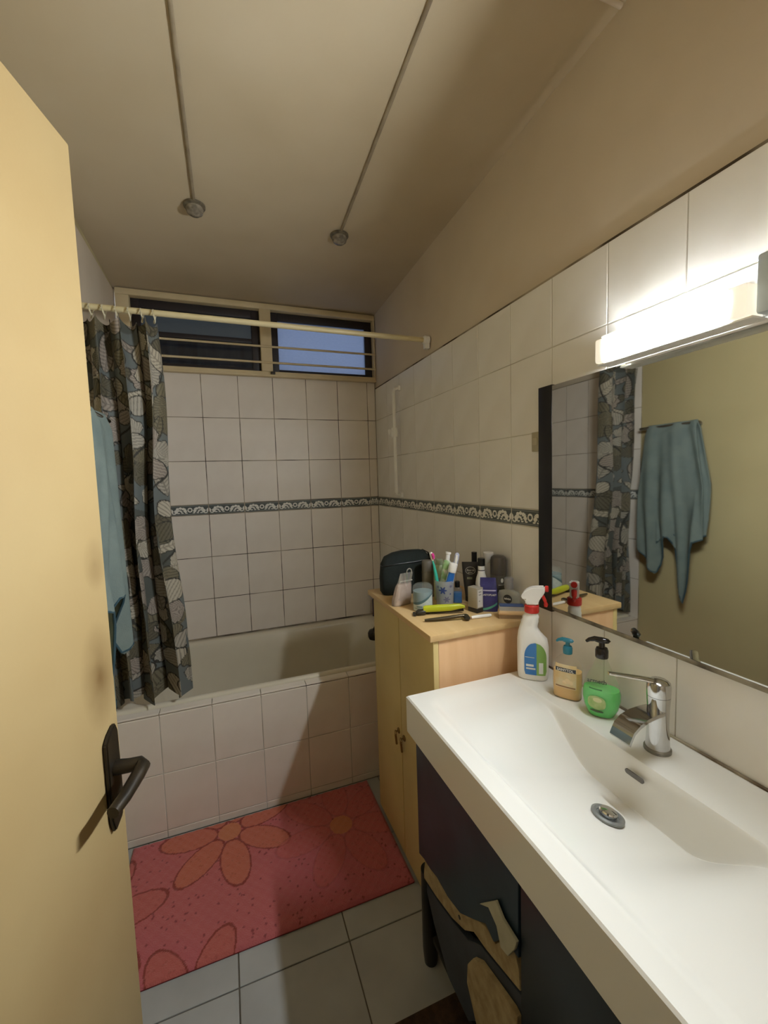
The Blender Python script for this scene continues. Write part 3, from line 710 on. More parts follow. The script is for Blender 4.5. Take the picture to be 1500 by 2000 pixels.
# ---- tap on the basin
tp = thing('basin_tap', 'chrome single lever tap with a flat waterfall spout', 'tap', (-0.076, -2.022, CZ))
obj('base_ring', lathe_me('base_ring', [(0.0275, 0), (0.0275, 0.006), (0.025, 0.009)], 30), mat('dull_chrome', (150, 148, 142), 0.35, metal=0.9), tp)
obj('body', lathe_me('body', [(0.0245, 0.007), (0.0235, 0.02), (0.0215, 0.06), (0.0220, 0.10), (0.0235, 0.124), (0.0235, 0.127)], 36), CHROME, tp)
# flat spout: a curved sheet with side walls, reaching over the bowl and bending down
sp_pts = [(0.0, 0.098), (-0.03, 0.099), (-0.06, 0.097), (-0.085, 0.090), (-0.104, 0.078), (-0.113, 0.063), (-0.117, 0.055)]
V, F = [], []
for i, (x, z) in enumerate(sp_pts):
    wd = 0.0205+0.004*min(1, i/3); th = 0.0085 if i < 4 else 0.006
    V += [(x, -wd, z), (x, wd, z), (x+(0.004 if i > 3 else 0), wd, z-th), (x+(0.004 if i > 3 else 0), -wd, z-th)]
for i in range(len(sp_pts)-1):
    for k in range(4): F.append((i*4+k, i*4+(k+1) % 4, i*4+4+(k+1) % 4, i*4+4+k))
F += [(0, 1, 2, 3), tuple(range(len(V)-4, len(V)))]
obj('spout', me_from('spout', V, F, 35), CHROME, tp)
hd = obj('lever_head', lathe_me('lever_head', [(0.0238, 0.128), (0.0242, 0.150), (0.0225, 0.158), (0.016, 0.163), (0.0, 0.165)], 36), CHROME, tp)
obj('lever', tube_me('lever', [(0.0, 0.0, 0.158), (-0.03, 0.022, 0.163), (-0.06, 0.044, 0.166), (-0.082, 0.060, 0.168)], [0.014, 0.011, 0.0095, 0.009], 14, flat=(1.0, 0.36)), CHROME, hd)

# ------------------------------------------------------------------ wooden cabinet beside the bath
WOOD = mat('peach_beech_veneer', (236, 194, 150), 0.45, c2=(224, 178, 130), scale=3, detail=6, stretch=(6, 6, 0.7))
WTOP = mat('beech_top', (222, 190, 138), 0.4, c2=(210, 174, 120), scale=3, detail=6, stretch=(6, 0.8, 6))
YELD = mat('yellow_cream_door', (216, 194, 134), 0.5, c2=(206, 183, 122), scale=4)
cab = thing('storage_cabinet', 'low wooden cabinet with yellow doors between bath and washbasin', 'cabinet', (-0.195, -1.26, 0))
CO = Vector((0.195, 1.26, 0))
def cbox(n, lo, hi, mt, bev=0.0015, par=cab): return obj(n, box_me(n, tuple(Vector(lo)+CO), tuple(Vector(hi)+CO), bev), mt, par)
cbox('top', (-0.404, -1.548, 0.964), (-0.012, -0.950, 0.985), WTOP, 0.003)
cbox('side_panel', (-0.372, -1.540, 0.0), (-0.014, -1.522, 0.963), WOOD)
cbox('side_panel', (-0.372, -1.006, 0.0), (-0.014, -0.988, 0.963), WOOD)
cbox('back_panel', (-0.020, -1.522, 0.02), (-0.014, -1.006, 0.963), WOOD)
cbox('bottom_panel', (-0.372, -1.522, 0.06), (-0.021, -1.006, 0.078), WOOD)
cbox('plinth', (-0.366, -1.522, 0.0), (-0.350, -1.006, 0.059), WOOD)
for (a, b, ky) in ((-1.541, -1.266, -1.290), (-1.262, -0.986, -1.238)):
    d_ = cbox('door', (-0.391, a, 0.025), (-0.3725, b, 0.962), YELD, 0.002)
    kx = mat('brass_lock', (150, 122, 76), 0.35, metal=0.8)
    lo = CO+Vector((-0.3912, ky, 0.508))
    obj('lock', lathe_me('lock', [(0.011, 0), (0.011, 0.003), (0.006, 0.006)], 16, mtx=Matrix.Translation(lo) @ Matrix.Rotation(-math.pi/2, 4, 'Y')), kx, d_)
    obj('key', join_me('key', [tube_me('k', [lo+Vector((-0.004, 0, 0)), lo+Vector((-0.012, 0, 0))], 0.002, 8), tube_me('k', [lo+Vector((-0.014, 0.008*math.cos(a_), -0.006+0.010*math.sin(a_))) for a_ in [2*math.pi*i/14 for i in range(15)]], 0.0016, 6),
        tube_me('k', [lo+Vector((-0.014, 0, -0.014)), lo+Vector((-0.010, 0.002, -0.052))], 0.0045, 6)]), kx, d_)

# ------------------------------------------------------------------ pink bath mat with orange flowers
def paint_mat(nx, ny):
    x = np.linspace(-1.385, -0.395, nx)[None, :].repeat(ny, 0); y = np.linspace(-1.36, -0.805, ny)[:, None].repeat(nx, 1)
    L = lambda c: np.array(lin(c)); rng = np.random.RandomState(4)
    c = np.ones((ny, nx, 3))*L((190, 100, 106))
    t = np.clip((np.sin(x*5+1)*np.sin(y*7+x*3)+0.5), 0, 1)[..., None]; c = c*(1-0.35*t)+L((190, 108, 92))*0.35*t
    line = L((140, 62, 54))
    dots = rng.uniform([-1.385, -1.36], [-0.395, -0.805], (420, 2))
    for px, py in dots: c[np.hypot(x-px, y-py) < 0.0040] = L((144, 70, 70))
    for (fx, fy, r, rot, col) in ((-1.02, -0.875, 0.25, 0.35, (196, 112, 78)), (-1.51, -1.13, 0.27, 0.2, (190, 102, 92)), (-0.58, -1.02, 0.26, 0.6, (192, 98, 92)), (-1.13, -1.50, 0.24, 0.25, (190, 102, 88))):
        for k in range(7):
            a = rot+2*math.pi*k/7; cx, cy = fx+0.62*r*math.cos(a), fy+0.62*r*math.sin(a)
            du = (x-cx)*math.cos(a)+(y-cy)*math.sin(a); dw = -(x-cx)*math.sin(a)+(y-cy)*math.cos(a)
            e = np.hypot(du/(0.44*r), dw/(0.215*r))
            c[e < 1] = c[e < 1]*0.35+L(col)*0.65; c[abs(e-1) < 0.05] = line if fx < -0.9 else c[abs(e-1) < 0.05]*0.85
        c[np.hypot(x-fx, y-fy) < 0.18*r] = L((198, 122, 88)); 
    return x, y, c
mx_, my_, mc_ = paint_mat(300, 168)
hz = 0.014+0.0012*np.sin(mx_*160)*np.sin(my_*150)
ed = np.minimum(np.minimum(mx_-mx_.min(), mx_.max()-mx_), np.minimum(my_-my_.min(), my_.max()-my_))
hz = hz*np.clip(ed/0.012+0.25, 0, 1)**0.6
bm_ = thing('bath_mat', 'pink bath mat with orange flowers in front of the tub', 'bath mat', (-0.89, -1.08, 0))
me = grid_me('pile', mx_+0.89, my_+1.08, hz, mc_); me.materials.append(vcol_mat('mat_print', 0.95, 0.8, 240.0, 0.2))
obj('pile', me, None, bm_)
obj('backing', box_me('backing', (-0.494, -0.279, 0.0005), (0.494, 0.274, 0.004), 0.0015), mat('mat_backing', (150, 60, 62), 0.9), bm_)

# ------------------------------------------------------------------ bottles on the washbasin
def pump(par, z, r, mt, px=-1, s=1.0):
    obj('collar', lathe_me('collar', [(r*0.95, z), (r, z+0.003), (r, z+0.016*s), (r*0.85, z+0.021*s), (0.004, z+0.023*s)], 26), mt, par)
    hd_ = obj('pump_head', join_me('pump_head', [lathe_me('a', [(r*0.48, z+0.021*s), (r*0.46, z+0.034*s)], 18),
        Loft([(0, 0.0135*s, 0.0075*s, 0, 0, 2), (0.004*s, 0.0165*s, 0.0085*s, 0, 0, 2), (0.008*s, 0.012*s, 0.006*s, 0.001, 0, 2), (0.0095*s, 0.006*s, 0.003*s, 0.001, 0, 2)]).mesh('b')]), mt, par)
    # shift the cap shape up and add the nozzle
    for v_ in hd_.data.vertices:
        if v_.co.z < z+0.012*s: v_.co.z += z+0.033*s
    obj('nozzle', tube_me('nozzle', [(0.0, 0, z+0.0375*s), (px*0.014*s, 0, z+0.038*s), (px*0.024*s, 0, z+0.0345*s), (px*0.030*s, 0, z+0.0295*s)], [0.006*s, 0.0055*s, 0.0042*s, 0.003*s], 12), mt, hd_)

# spray bottle
x, y = -0.096, -1.634
sb = thing('spray_bottle', 'white spray bottle with red trigger and blue green label', 'spray bottle', (x, y, CZ), face_cam(x, y)-0.06)
lf = Loft([(0, .037, .022, 0, 0, 3), (.004, .043, .026, 0, 0, 3), (.02, .0455, .028, 0, 0, 3), (.10, .046, .028, 0, 0, 3), (.125, .0435, .0275, -.002, 0, 3), (.145, .033, .025, -.010, 0, 2.6), (.160, .0265, .022, -.0125, 0, 2.4),
           (.172, .0250, .020, -.010, 0, 2.3), (.178, .0262, .021, -.009, 0, 2.3), (.186, .0235, .019, -.007, 0, 2.2), (.192, .0245, .020, -.006, 0, 2.2), (.200, .0205, .018, -.004, 0, 2), (.206, .017, .017, -.003, 0, 2)])
obj('body', lf.mesh('body', 44, 55), WHITE_P, sb)
def lab(i, j, xa, xb):
    z = .020+.100*j; hw = .0315*math.sqrt(max(0.0, 1-max(0, (j-0.55)/0.45)**2))*(1-0.10*max(0, 0.12-j)/0.12)
    c_ = .0085; return max(c_-hw, min(c_+hw, xa+(xb-xa)*i)), z
obj('label_blue', lf.patch('label_blue', 0, 0, 0, 0, 10, 26, .0008, lambda i, j: lab(i, j, -.024, .012)), mat('label_blue', (58, 126, 196), 0.4, c2=(46, 112, 186)), sb)
obj('label_green', lf.patch('label_green', 0, 0, 0, 0, 8, 26, .0008, lambda i, j: lab(i, j, .012, .040)), mat('label_green', (122, 166, 82), 0.4, c2=(140, 178, 96)), sb)
for (xa, xb, za, zb) in ((-.018, .004, .046, .053), (-.018, .009, .037, .042), (.019, .031, .026, .060), (-.021, .006, .0735, .0755)):
    obj('label_print', lf.patch('label_print', xa, xb, za, zb, 6, 3, .0014), mat('label_white', (224, 228, 224), 0.5), sb)
RED = mat('red_plastic', (206, 44, 36), 0.35)
obj('collar', lathe_me('collar', [(.0205, .207), (.0215, .209), (.0215, .228), (.019, .230)], 30, mtx=Matrix.Translation((-.003, 0, 0))), RED, sb)
hdp = [(-.020, .2305), (.014, .2305), (.018, .243), (.023, .254), (.032, .266), (.036, .276), (.034, .289), (.018, .2885), (-.004, .285), (-.022, .275), (-.034, .257), (-.034, .250), (-.022, .246)]
th_ = obj('trigger_head', prism_me('trigger_head', hdp, 1, -.0135, .0135, .004), WHITE_P, sb)
obj('nozzle', lathe_me('nozzle', [(.0085, 0), (.0095, .003), (.0095, .009), (.006, .0105)], 20, mtx=Matrix.Translation((.035, 0, .2815)) @ Matrix.Rotation(math.pi/2, 4, 'Y')), RED, th_)
obj('trigger', tube_me('trigger', [(.024, 0, .266), (.030, 0, .256), (.035, 0, .245), (.038, 0, .234), (.037, 0, .226)], [.007, .0075, .007, .006, .004], 12, flat=(1.1, .7)), RED, th_)

# amber hand wash
x, y = -0.086, -1.765
so = thing('hand_wash', 'amber hand wash bottle with teal pump', 'soap bottle', (x, y, CZ), face_cam(x, y)-0.25)
lf = Loft([(0, .034, .020, 0, 0, 3.2), (.004, .0375, .0225, 0, 0, 3.2), (.05, .0385, .0232, 0, 0, 3.2), (.088, .0375, .0225, 0, 0, 3), (.104, .033, .0205, 0, 0, 2.6), (.116, .021, .0165, 0, 0, 2.2), (.122, .0135, .0135, 0, 0, 2), (.126, .0125, .0125, 0, 0, 2)])
obj('body', lf.mesh('body', 44, 55), thin_mat('clear_shell', (236, 228, 208), 0.10, 0.06), so)
obj('liquid', lf.mesh('liquid', 40, 55, .003, .078, -.0016), mat('amber_soap', (240, 202, 138), 0.25, c2=(234, 192, 126), sss=0.4), so)
obj('label', lf.patch('label', -.028, .028, .034, .100, off=.0006), mat('cream_label', (226, 208, 168), 0.45, c2=(222, 190, 132), scale=28, ramp=(.4, .62)), so)
obj('label_band', lf.patch('label_band', -.0265, .0265, .080, .0905, 10, 2, .0011), mat('label_dark', (66, 70, 78), 0.5), so)
text_obj('lettering', 'SANYTOL', .0098, mat('print_white', (232, 230, 224), 0.5), so, (0, lf.front_y(0, .085, .0022), .0852))
obj('label_band', lf.patch('label_band', -.026, .026, .036, .0395, 10, 2, .0011), mat('label_brown', (150, 108, 66), 0.5), so)
for (dx, dz_, r) in ((.006, .055, .0075), (.0145, .052, .006), (-.002, .050, .006)):
    obj('flower_print', lathe_me('flower_print', [(r, 0), (r*.5, .0006), (0, .0008)], 10, mtx=Matrix.Translation((dx, lf.front_y(dx, dz_, .0009), dz_)) @ Matrix.Rotation(math.pi/2, 4, 'X')), mat('blossom', (240, 214, 170), 0.5), so)
TEAL = mat('teal_plastic', (42, 122, 144), 0.35)
pump(so, .1255, .0125, TEAL, -1, 1.0)

# green soap
x, y = -0.074, -1.868
gs = thing('green_soap', 'half full green liquid soap bottle with black pump', 'soap bottle', (x, y, CZ), face_cam(x, y)-0.1)
lf = Loft([(0, .026, .020, 0, 0, 2.4), (.004, .031, .0235, 0, 0, 2.4), (.022, .040, .027, 0, 0, 2.3), (.045, .045, .0285, 0, 0, 2.3), (.062, .045, .0285, 0, 0, 2.2), (.085, .0395, .0265, 0, 0, 2.2), (.110, .029, .022, 0, 0, 2.1), (.130, .020, .0175, 0, 0, 2), (.146, .0145, .0145, 0, 0, 2), (.153, .014, .014, 0, 0, 2)])
obj('body', lf.mesh('body', 44, 60), thin_mat('clear_shell_green', (208, 226, 200), 0.14, 0.06), gs)
obj('liquid', lf.mesh('liquid', 40, 60, .003, .072, -.0016), mat('green_soap_liquid', (112, 226, 122), 0.2, c2=(92, 206, 104), scale=20, sss=0.4), gs)
def oval(i, j, w_=.021, z0=.024, z1=.060, cx=-.008): 
    t_ = 2*j-1; hw = w_*math.sqrt(max(0.02, 1-abs(t_)**3)); return cx+(2*i-1)*hw, z0+(z1-z0)*j
obj('label', lf.patch('label', 0, 0, 0, 0, 12, 12, .0010, oval), mat('pale_green_label', (188, 208, 142), 0.5, c2=(150, 188, 110), scale=60), gs)
obj('fruit_print', lf.patch('fruit_print', 0, 0, 0, 0, 10, 8, .0015, lambda i, j: oval(i, j, .010, .044, .056, -.006)), mat('apple_print', (222, 224, 172), 0.5), gs)
obj('label_band', lf.patch('label_band', 0, 0, 0, 0, 10, 4, .0011, lambda i, j: oval(i, j, .016, .016, .0225, -.008)), mat('dark_green_print', (78, 96, 66), 0.5), gs)
DKP = mat('print_dark', (52, 62, 52), 0.5)
text_obj('lettering', 'armeth', .0155, DKP, gs, (-.008, lf.front_y(-.008, .096, .0028), .098))
obj('label_band', lf.patch('label_band', -.026, .004, .0755, .0785, 8, 2, .0011), mat('green_print', (60, 120, 70), 0.5), gs)
pump(gs, .1525, .0155, mat('gloss_black', (30, 25, 22), 0.15), -1, 1.22)

# ------------------------------------------------------------------ things on the wooden cabinet
TZ = 0.9852
def item(name, label, cat, x, y, rot=None, group=None):
    return thing(name, label, cat, (x, y, TZ), face_cam(x, y) if rot is None else rot, group)

# wash bag
t = item('wash_bag', 'dark green zipped wash bag at the back of the cabinet top', 'bag', -0.272, -1.058, -0.10)
lf = Loft([(0, .098, .034, 0, 0, 4), (.012, .106, .042, 0, 0, 4), (.07, .107, .043, 0, 0, 4), (.125, .103, .040, .001, 0, 3.6), (.155, .094, .034, .006, 0, 3), (.170, .072, .024, .016, 0, 2.6), (.1765, .045, .012, .022, 0, 2.4)])
obj('body', lf.mesh('body', 48, 70), mat('dark_green_fabric', (26, 36, 34), 0.85, c2=(20, 28, 27), scale=20, bump=0.4, bscale=300), t)
zp = [(lf.at(.132)[3]+(.1035)*sgnp(math.cos(a_), .55), .0415*sgnp(math.sin(a_), .55), .132+.012*math.cos(a_)) for a_ in [2*math.pi*i/48 for i in range(49)]]
obj('zip', tube_me('zip', zp, .0022, 6, cap=False), BLACK, t)
obj('strap', tube_me('strap', [(.06, .01, .165), (.085, .012, .172), (.110, .012, .158), (.116, .01, .120)], .006, 8, flat=(1, .4)), BLACK, t)

# clear sachet
t = item('clear_pouch', 'clear plastic pouch of cotton pads with a hanging hook', 'pouch', -0.352, -1.212, 0.20)
lf = Loft([(0, .040, .018, -.004, 0, 3), (.02, .040, .021, -.002, 0, 3), (.07, .034, .016, .008, 0, 3), (.085, .030, .008, .013, 0, 3), (.108, .030, .003, .021, 0, 4), (.118, .029, .0015, .024, 0, 4)])
obj('contents', lf.mesh('contents', 30, 60, .003, .078, -.002), mat('pink_cotton', (206, 184, 172), 0.9, c2=(186, 160, 150), scale=30, bump=0.5, bscale=60), t)
obj('bag', lf.mesh('bag', 36, 60), thin_mat('clear_film', (236, 230, 220), 0.30, 0.05, 0.5), t)
obj('seal_strip', box_me('seal_strip', (-.010, -.006, .086), (.046, -.002, .091), .001), thin_mat('clear_strip', (235, 232, 224), 0.6, 0.1), t)
obj('hook', tube_me('hook', [(.036+.011*math.cos(a_), 0, .120+.012*math.sin(a_)) for a_ in [math.radians(d) for d in range(200, -60, -20)]], .0022, 8), thin_mat('clear_hook', (226, 222, 212), 0.55, 0.1), t)

# gel jar
t = item('gel_jar', 'round clear jar of blue grey gel with white label', 'jar', -0.309, -1.303)
lf = Loft([(0, .034, .034, 0, 0, 2), (.003, .0362, .0362, 0, 0, 2), (.078, .0362, .0362, 0, 0, 2), (.088, .034, .034, 0, 0, 2), (.094, .027, .027, 0, 0, 2), (.096, .015, .015, 0, 0, 2)])
obj('body', lf.mesh('body', 40, 50), thin_mat('jar_shell', (226, 230, 226), 0.16, 0.06), t)
obj('gel', lf.mesh('gel', 36, 50, .003, .070, -.002), mat('blue_gel', (146, 168, 174), 0.25, c2=(134, 158, 166), sss=0.3), t)
obj('label', lf.patch('label', 0, 0, 0, 0, 20, 8, .0006, lambda i, j: (-.0335+.067*i, .003+(.022+.036*i*i)*j)), mat('jar_label', (206, 212, 206), 0.45, c2=(190, 198, 192), scale=60), t)
obj('label_swoosh', lf.patch('label_swoosh', 0, 0, 0, 0, 20, 3, .0009, lambda i, j: (-.0335+.067*i, .025+.036*i*i+.010*j*math.sin(math.pi*(.25+.6*i)))), mat('teal_grey_print', (86, 112, 116), 0.5), t)
obj('label_print', lf.patch('label_print', -.022, -.002, .0165, .0225, 6, 2, .0010), mat('grey_green_print', (140, 158, 148), 0.5), t)
obj('label_print', lf.patch('label_print', -.030, .008, .011, .0135, 6, 2, .0010), mat('grey_green_print', (140, 158, 148), 0.5), t)

# silver can
t = item('aerosol_can', 'silver grey aerosol can behind the gel jar', 'can', -0.215, -1.158)
obj('body', lathe_me('body', [(.022, 0), (.024, .002), (.024, .103), (.0235, .105)], 30), mat('silver_paint', (132, 126, 112), 0.35, metal=0.5, c2=(120, 114, 100)), t)
obj('cap', lathe_me('cap', [(.0236, .106), (.0236, .142), (.0215, .1455), (0, .146)], 30), mat('grey_cap', (112, 106, 96), 0.4), t)

# pale green bottle
t = item('lotion_bottle', 'pale green lotion bottle behind the toothbrush cup', 'bottle', -0.192, -1.215)
lf = Loft([(0, .022, .015, 0, 0, 3), (.12, .022, .015, 0, 0, 3), (.135, .016, .013, 0, 0, 2.5), (.137, .0125, .0125, 0, 0, 2)])
obj('body', lf.mesh('body'), mat('pale_green_plastic', (176, 190, 150), 0.4), t)
obj('cap', lathe_me('cap', [(.0135, .1372), (.0135, .156), (.012, .158)], 20), mat('sage_cap', (150, 160, 130), 0.4), t)

# toothbrush cup and what stands in it
cx_, cy_ = -0.217, -1.300; rc_ = face_cam(cx_, cy_)
t = item('toothbrush_cup', 'clear frosted tumbler with blue flower prints', 'cup', cx_, cy_)
V_, F_ = [], []
obj('body', lathe_me('body', [(.0, .003), (.0285, .003), (.0345, .0985), (.0355, .0985), (.0298, .0), (.0, .0)], 40), thin_mat('frosted_cup', (224, 224, 224), 0.55, 0.2, 0.2), t)
lf = Loft([(0, .0298, .0298, 0, 0, 2), (.0985, .0355, .0355, 0, 0, 2)])
def flower(cx, cz, r, k=6):
    def f(i, j):
        a_ = 2*math.pi*i; rr = r*j*(0.72+0.28*math.cos(k*a_)); return cx+rr*math.cos(a_), cz+rr*math.sin(a_)
    return f
BLUEF = mat('blue_flower_print', (58, 78, 136), 0.5); GREYF = mat('grey_flower_print', (116, 116, 138), 0.5)
for cx, cz, r, mt_ in ((-.007, .066, .0155, BLUEF), (.007, .032, .013, GREYF), (-.024, .078, .006, GREYF), (.020, .052, .0035, BLUEF), (.022, .080, .006, GREYF)):
    obj('flower_print', lf.patch('flower_print', 0, 0, 0, 0, 36, 3, .0005, flower(cx, cz, r)), mt_, t)
Rc = Matrix.Rotation(rc_, 4, 'Z')
def in_cup(name, label, cat, x0, x1, y0=0.0, y1=0.0, z0=.006, z1=.11, extra_roll=0.0):
    """thing standing in the cup: foot at (x0,y0,z0), leaning so that its axis passes (x1,y1,z1) (cup frame)"""
    ax = Vector((x1-x0, y1-y0, z1-z0)).normalized()
    o_ = thing(name, label, cat)
    q = Vector((0, 0, 1)).rotation_difference(ax)
    o_.matrix_world = Matrix.Translation((cx_, cy_, TZ)) @ Rc @ Matrix.Translation((x0, y0, z0)) @ q.to_matrix().to_4x4() @ Matrix.Rotation(extra_roll, 4, 'Z')
    return o_
b = in_cup('toothbrush', 'teal toothbrush with pink bristles in the cup', 'toothbrush', -.010, -.028, -.004, -.006, .006, .10)
obj('handle', tube_me('handle', [(0, 0, 0), (0, 0, .06), (0, 0, .115), (.001, 0, .150), (.0, 0, .168)], [.005, .0055, .0065, .0042, .0026], 12), mat('teal_handle', (64, 190, 168), 0.35), b)
bh = obj('head', Loft([(.168, .003, .0025, 0, 0, 2), (.176, .0058, .003, 0, 0, 2.4), (.196, .006, .003, 0, 0, 2.4), (.200, .004, .0025, 0, 0, 2)]).mesh('head', 20), WHITE_P, b)
obj('bristles', Loft([(.175, .0035, .007, .005, -.004, 2.4), (.185, .0060, .008, .006, -.004, 2.6), (.196, .004, .007, .005, -.004, 2.4)]).mesh('bristles', 20), mat('pink_bristles', (222, 62, 150), 0.7, bump=.5, bscale=900), bh)
b = in_cup('toothpaste_tube', 'green and white toothpaste tube standing in the cup', 'toothpaste', -.010, .004, .012, .014, .006, .11)
obj('tube', Loft([(0, .0185, .0015, 0, 0, 3), (.06, .0175, .008, 0, 0, 2.4), (.150, .0155, .0140, 0, 0, 2), (.160, .0140, .0130, 0, 0, 2), (.165, .008, .008, 0, 0, 2)]).mesh('tube', 30, 60), mat('green_white_tube', (214, 218, 200), 0.35, c2=(150, 186, 128), scale=34, ramp=(.46, .56)), b)
obj('cap', lathe_me('cap', [(.0085, .165), (.0080, .186), (.0105, .188), (.0105, .194), (.0, .195)], 20), WHITE_P, b)
b = in_cup('toothpaste_tube', 'blue toothpaste tube with a fat white cap in the cup', 'toothpaste', -.004, .019, -.013, -.014, .006, .10)
obj('tube', Loft([(0, .0165, .0015, 0, 0, 3), (.05, .0155, .007, 0, 0, 2.4), (.110, .0130, .0120, 0, 0, 2), (.128, .0118, .0118, 0, 0, 2)]).mesh('tube', 30, 60), mat('blue_tube', (38, 110, 196), 0.35, c2=(220, 224, 226), scale=22, stretch=(3, 3, .5), ramp=(.54, .60)), b)
obj('cap', lathe_me('cap', [(.0150, .1285), (.0158, .132), (.0155, .158), (.0140, .161), (0, .1615)], 26), WHITE_P, b)
b = in_cup('toothbrush', 'lavender toothbrush leaning right behind the blue toothpaste tube', 'toothbrush', .014, .031, .008, .004, .006, .10)
obj('handle', tube_me('handle', [(0, 0, 0), (0, 0, .07), (0, 0, .13), (0, 0, .150)], [.0045, .005, .0045, .003], 12), mat('clear_blue_handle', (150, 160, 196), 0.3), b)
bh = obj('head', Loft([(.150, .003, .0025, 0, 0, 2), (.156, .0085, .006, 0, 0, 2.6), (.190, .0085, .006, 0, 0, 2.6), (.196, .004, .003, 0, 0, 2)]).mesh('head', 20), mat('lavender_cover', (188, 192, 216), 0.3), b)
obj('bristles', Loft([(.158, .004, .004, 0, -.007, 2.4), (.174, .0055, .005, 0, -.007, 2.6), (.188, .004, .004, 0, -.006, 2.4)]).mesh('bristles', 18), WHITE_P, bh)

# small blue bottle
t = item('mouthwash_bottle', 'small clear bottle of blue liquid with black cap', 'bottle', -0.154, -1.284)
lf = Loft([(0, .017, .013, 0, 0, 3.5), (.046, .0175, .0135, 0, 0, 3.5), (.055, .013, .011, 0, 0, 2.6), (.060, .008, .008, 0, 0, 2)])
obj('body', lf.mesh('body', 32), thin_mat('clear_shell_blue', (170, 186, 196), 0.2, 0.06), t)
obj('liquid', lf.mesh('liquid', 32, 40, .002, .040, -.0012), mat('blue_liquid', (36, 128, 204), 0.15, sss=0.3), t)
obj('cap', lathe_me('cap', [(.0095, .060), (.0095, .080), (.008, .082)], 20), BLACK, t)

# black cream tube
t = item('cream_tube', 'black cream tube with silver oval emblem standing on its cap', 'tube', -0.096, -1.284)
lf = Loft([(.020, .0205, .0150, 0, 0, 2.4), (.05, .024, .0150, 0, 0, 2.4), (.10, .029, .009, 0, 0, 2.6), (.140, .0315, .0025, 0, 0, 4), (.150, .0318, .0018, 0, 0, 4)])
obj('body', lf.mesh('body', 40, 60), mat('charcoal_plastic', (52, 48, 44), 0.4, c2=(44, 40, 37)), t)
obj('cap', lathe_me('cap', [(.0205, 0), (.0205, .0196)], 30), BLACK, t)
SILV = mat('silver_print', (186, 182, 168), 0.4)
def ring_patch(cx, cz, rx, rz, th):
    def f(i, j):
        a_ = 2*math.pi*i; k = 1-th*j; return cx+rx*k*math.cos(a_), cz+rz*k*math.sin(a_)
    return f
obj('emblem', lf.patch('emblem', 0, 0, 0, 0, 40, 2, .0008, ring_patch(0, .118, .019, .0145, .10)), SILV, t)
text_obj('lettering', 'Beards', .0105, SILV, t, (0, lf.front_y(0, .116, .0022), .1195), rot=(math.radians(80), 0, 0), shear=.25)
for dz_, hw in ((.1085, .009), (.090, .013), (.086, .013)):
    obj('label_print', lf.patch('label_print', -hw, hw*(.9 if dz_ > .1 else .5), dz_, dz_+.0028, 8, 2, .0009), SILV if dz_ > .1 else mat('green_print_pale', (150, 152, 118), 0.5), t)

# white spray bottle, dark cap
t = item('serum_bottle', 'slim white bottle with black cap', 'bottle', -0.088, -1.346)
obj('body', lathe_me('body', [(.020, 0), (.0215, .003), (.0215, .080), (.019, .100), (.0135, .118), (.0125, .130), (.0125, .146)], 30, 60), WHITE_P, t)
obj('cap', lathe_me('cap', [(.0135, .1465), (.0135, .172), (.012, .174), (0, .1745)], 24), BLACK, t)
obj('seam', lathe_me('seam', [(.0128, .1285), (.0131, .130), (.0128, .1315)], 24), BLACK, t)

# black bottle behind
t = item('black_bottle', 'black bottle with narrow cap at the back by the wall', 'bottle', -0.052, -1.243)
obj('body', lathe_me('body', [(.019, 0), (.020, .003), (.020, .125), (.016, .136), (.011, .139)], 26), mat('black_glass', (24, 22, 22), 0.2), t)
obj('cap', lathe_me('cap', [(.0105, .1392), (.0105, .178), (.0, .1785)], 22), BLACK, t)

# tall white bottle with flared cap
t = item('talc_bottle', 'tall white bottle with flared cap next to the grey deodorant', 'bottle', -0.040, -1.322)
obj('body', lathe_me('body', [(.0175, 0), (.0185, .003), (.0185, .140), (.0165, .150)], 28), WHITE_P, t)
obj('cap', lathe_me('cap', [(.0155, .1505), (.0165, .165), (.0195, .180), (.0195, .187), (.018, .189), (0, .1893)], 28), mat('white_cap', (218, 214, 210), 0.4), t)

# grey deodorant
t = item('deodorant_can', 'dark grey deodorant with domed cap', 'deodorant', -0.038, -1.380)
obj('body', lathe_me('body', [(.025, 0), (.0275, .004), (.0275, .115)], 32), mat('taupe_plastic', (96, 90, 78), 0.4, c2=(88, 82, 70)), t)
obj('cap', lathe_me('cap', [(.0282, .1155), (.0286, .118), (.0280, .168), (.0255, .180), (.018, .186), (0, .1875)], 32), mat('gunmetal_cap', (84, 78, 72), 0.3, metal=.35), t)
lf = Loft([(0, .0275, .0275, 0, 0, 2), (.115, .0275, .0275, 0, 0, 2)])
obj('emblem', lf.patch('emblem', 0, 0, 0, 0, 24, 2, .0006, lambda i, j: (.013+.0045*j*math.cos(6.2832*i), .098+.008*j*math.sin(6.2832*i))), mat('print_white', (232, 230, 224), 0.5), t)
for dz_ in (.080, .062): obj('label_print', lf.patch('label_print', .0, .021, dz_, dz_+.003, 8, 2, .0006), SILV, t)

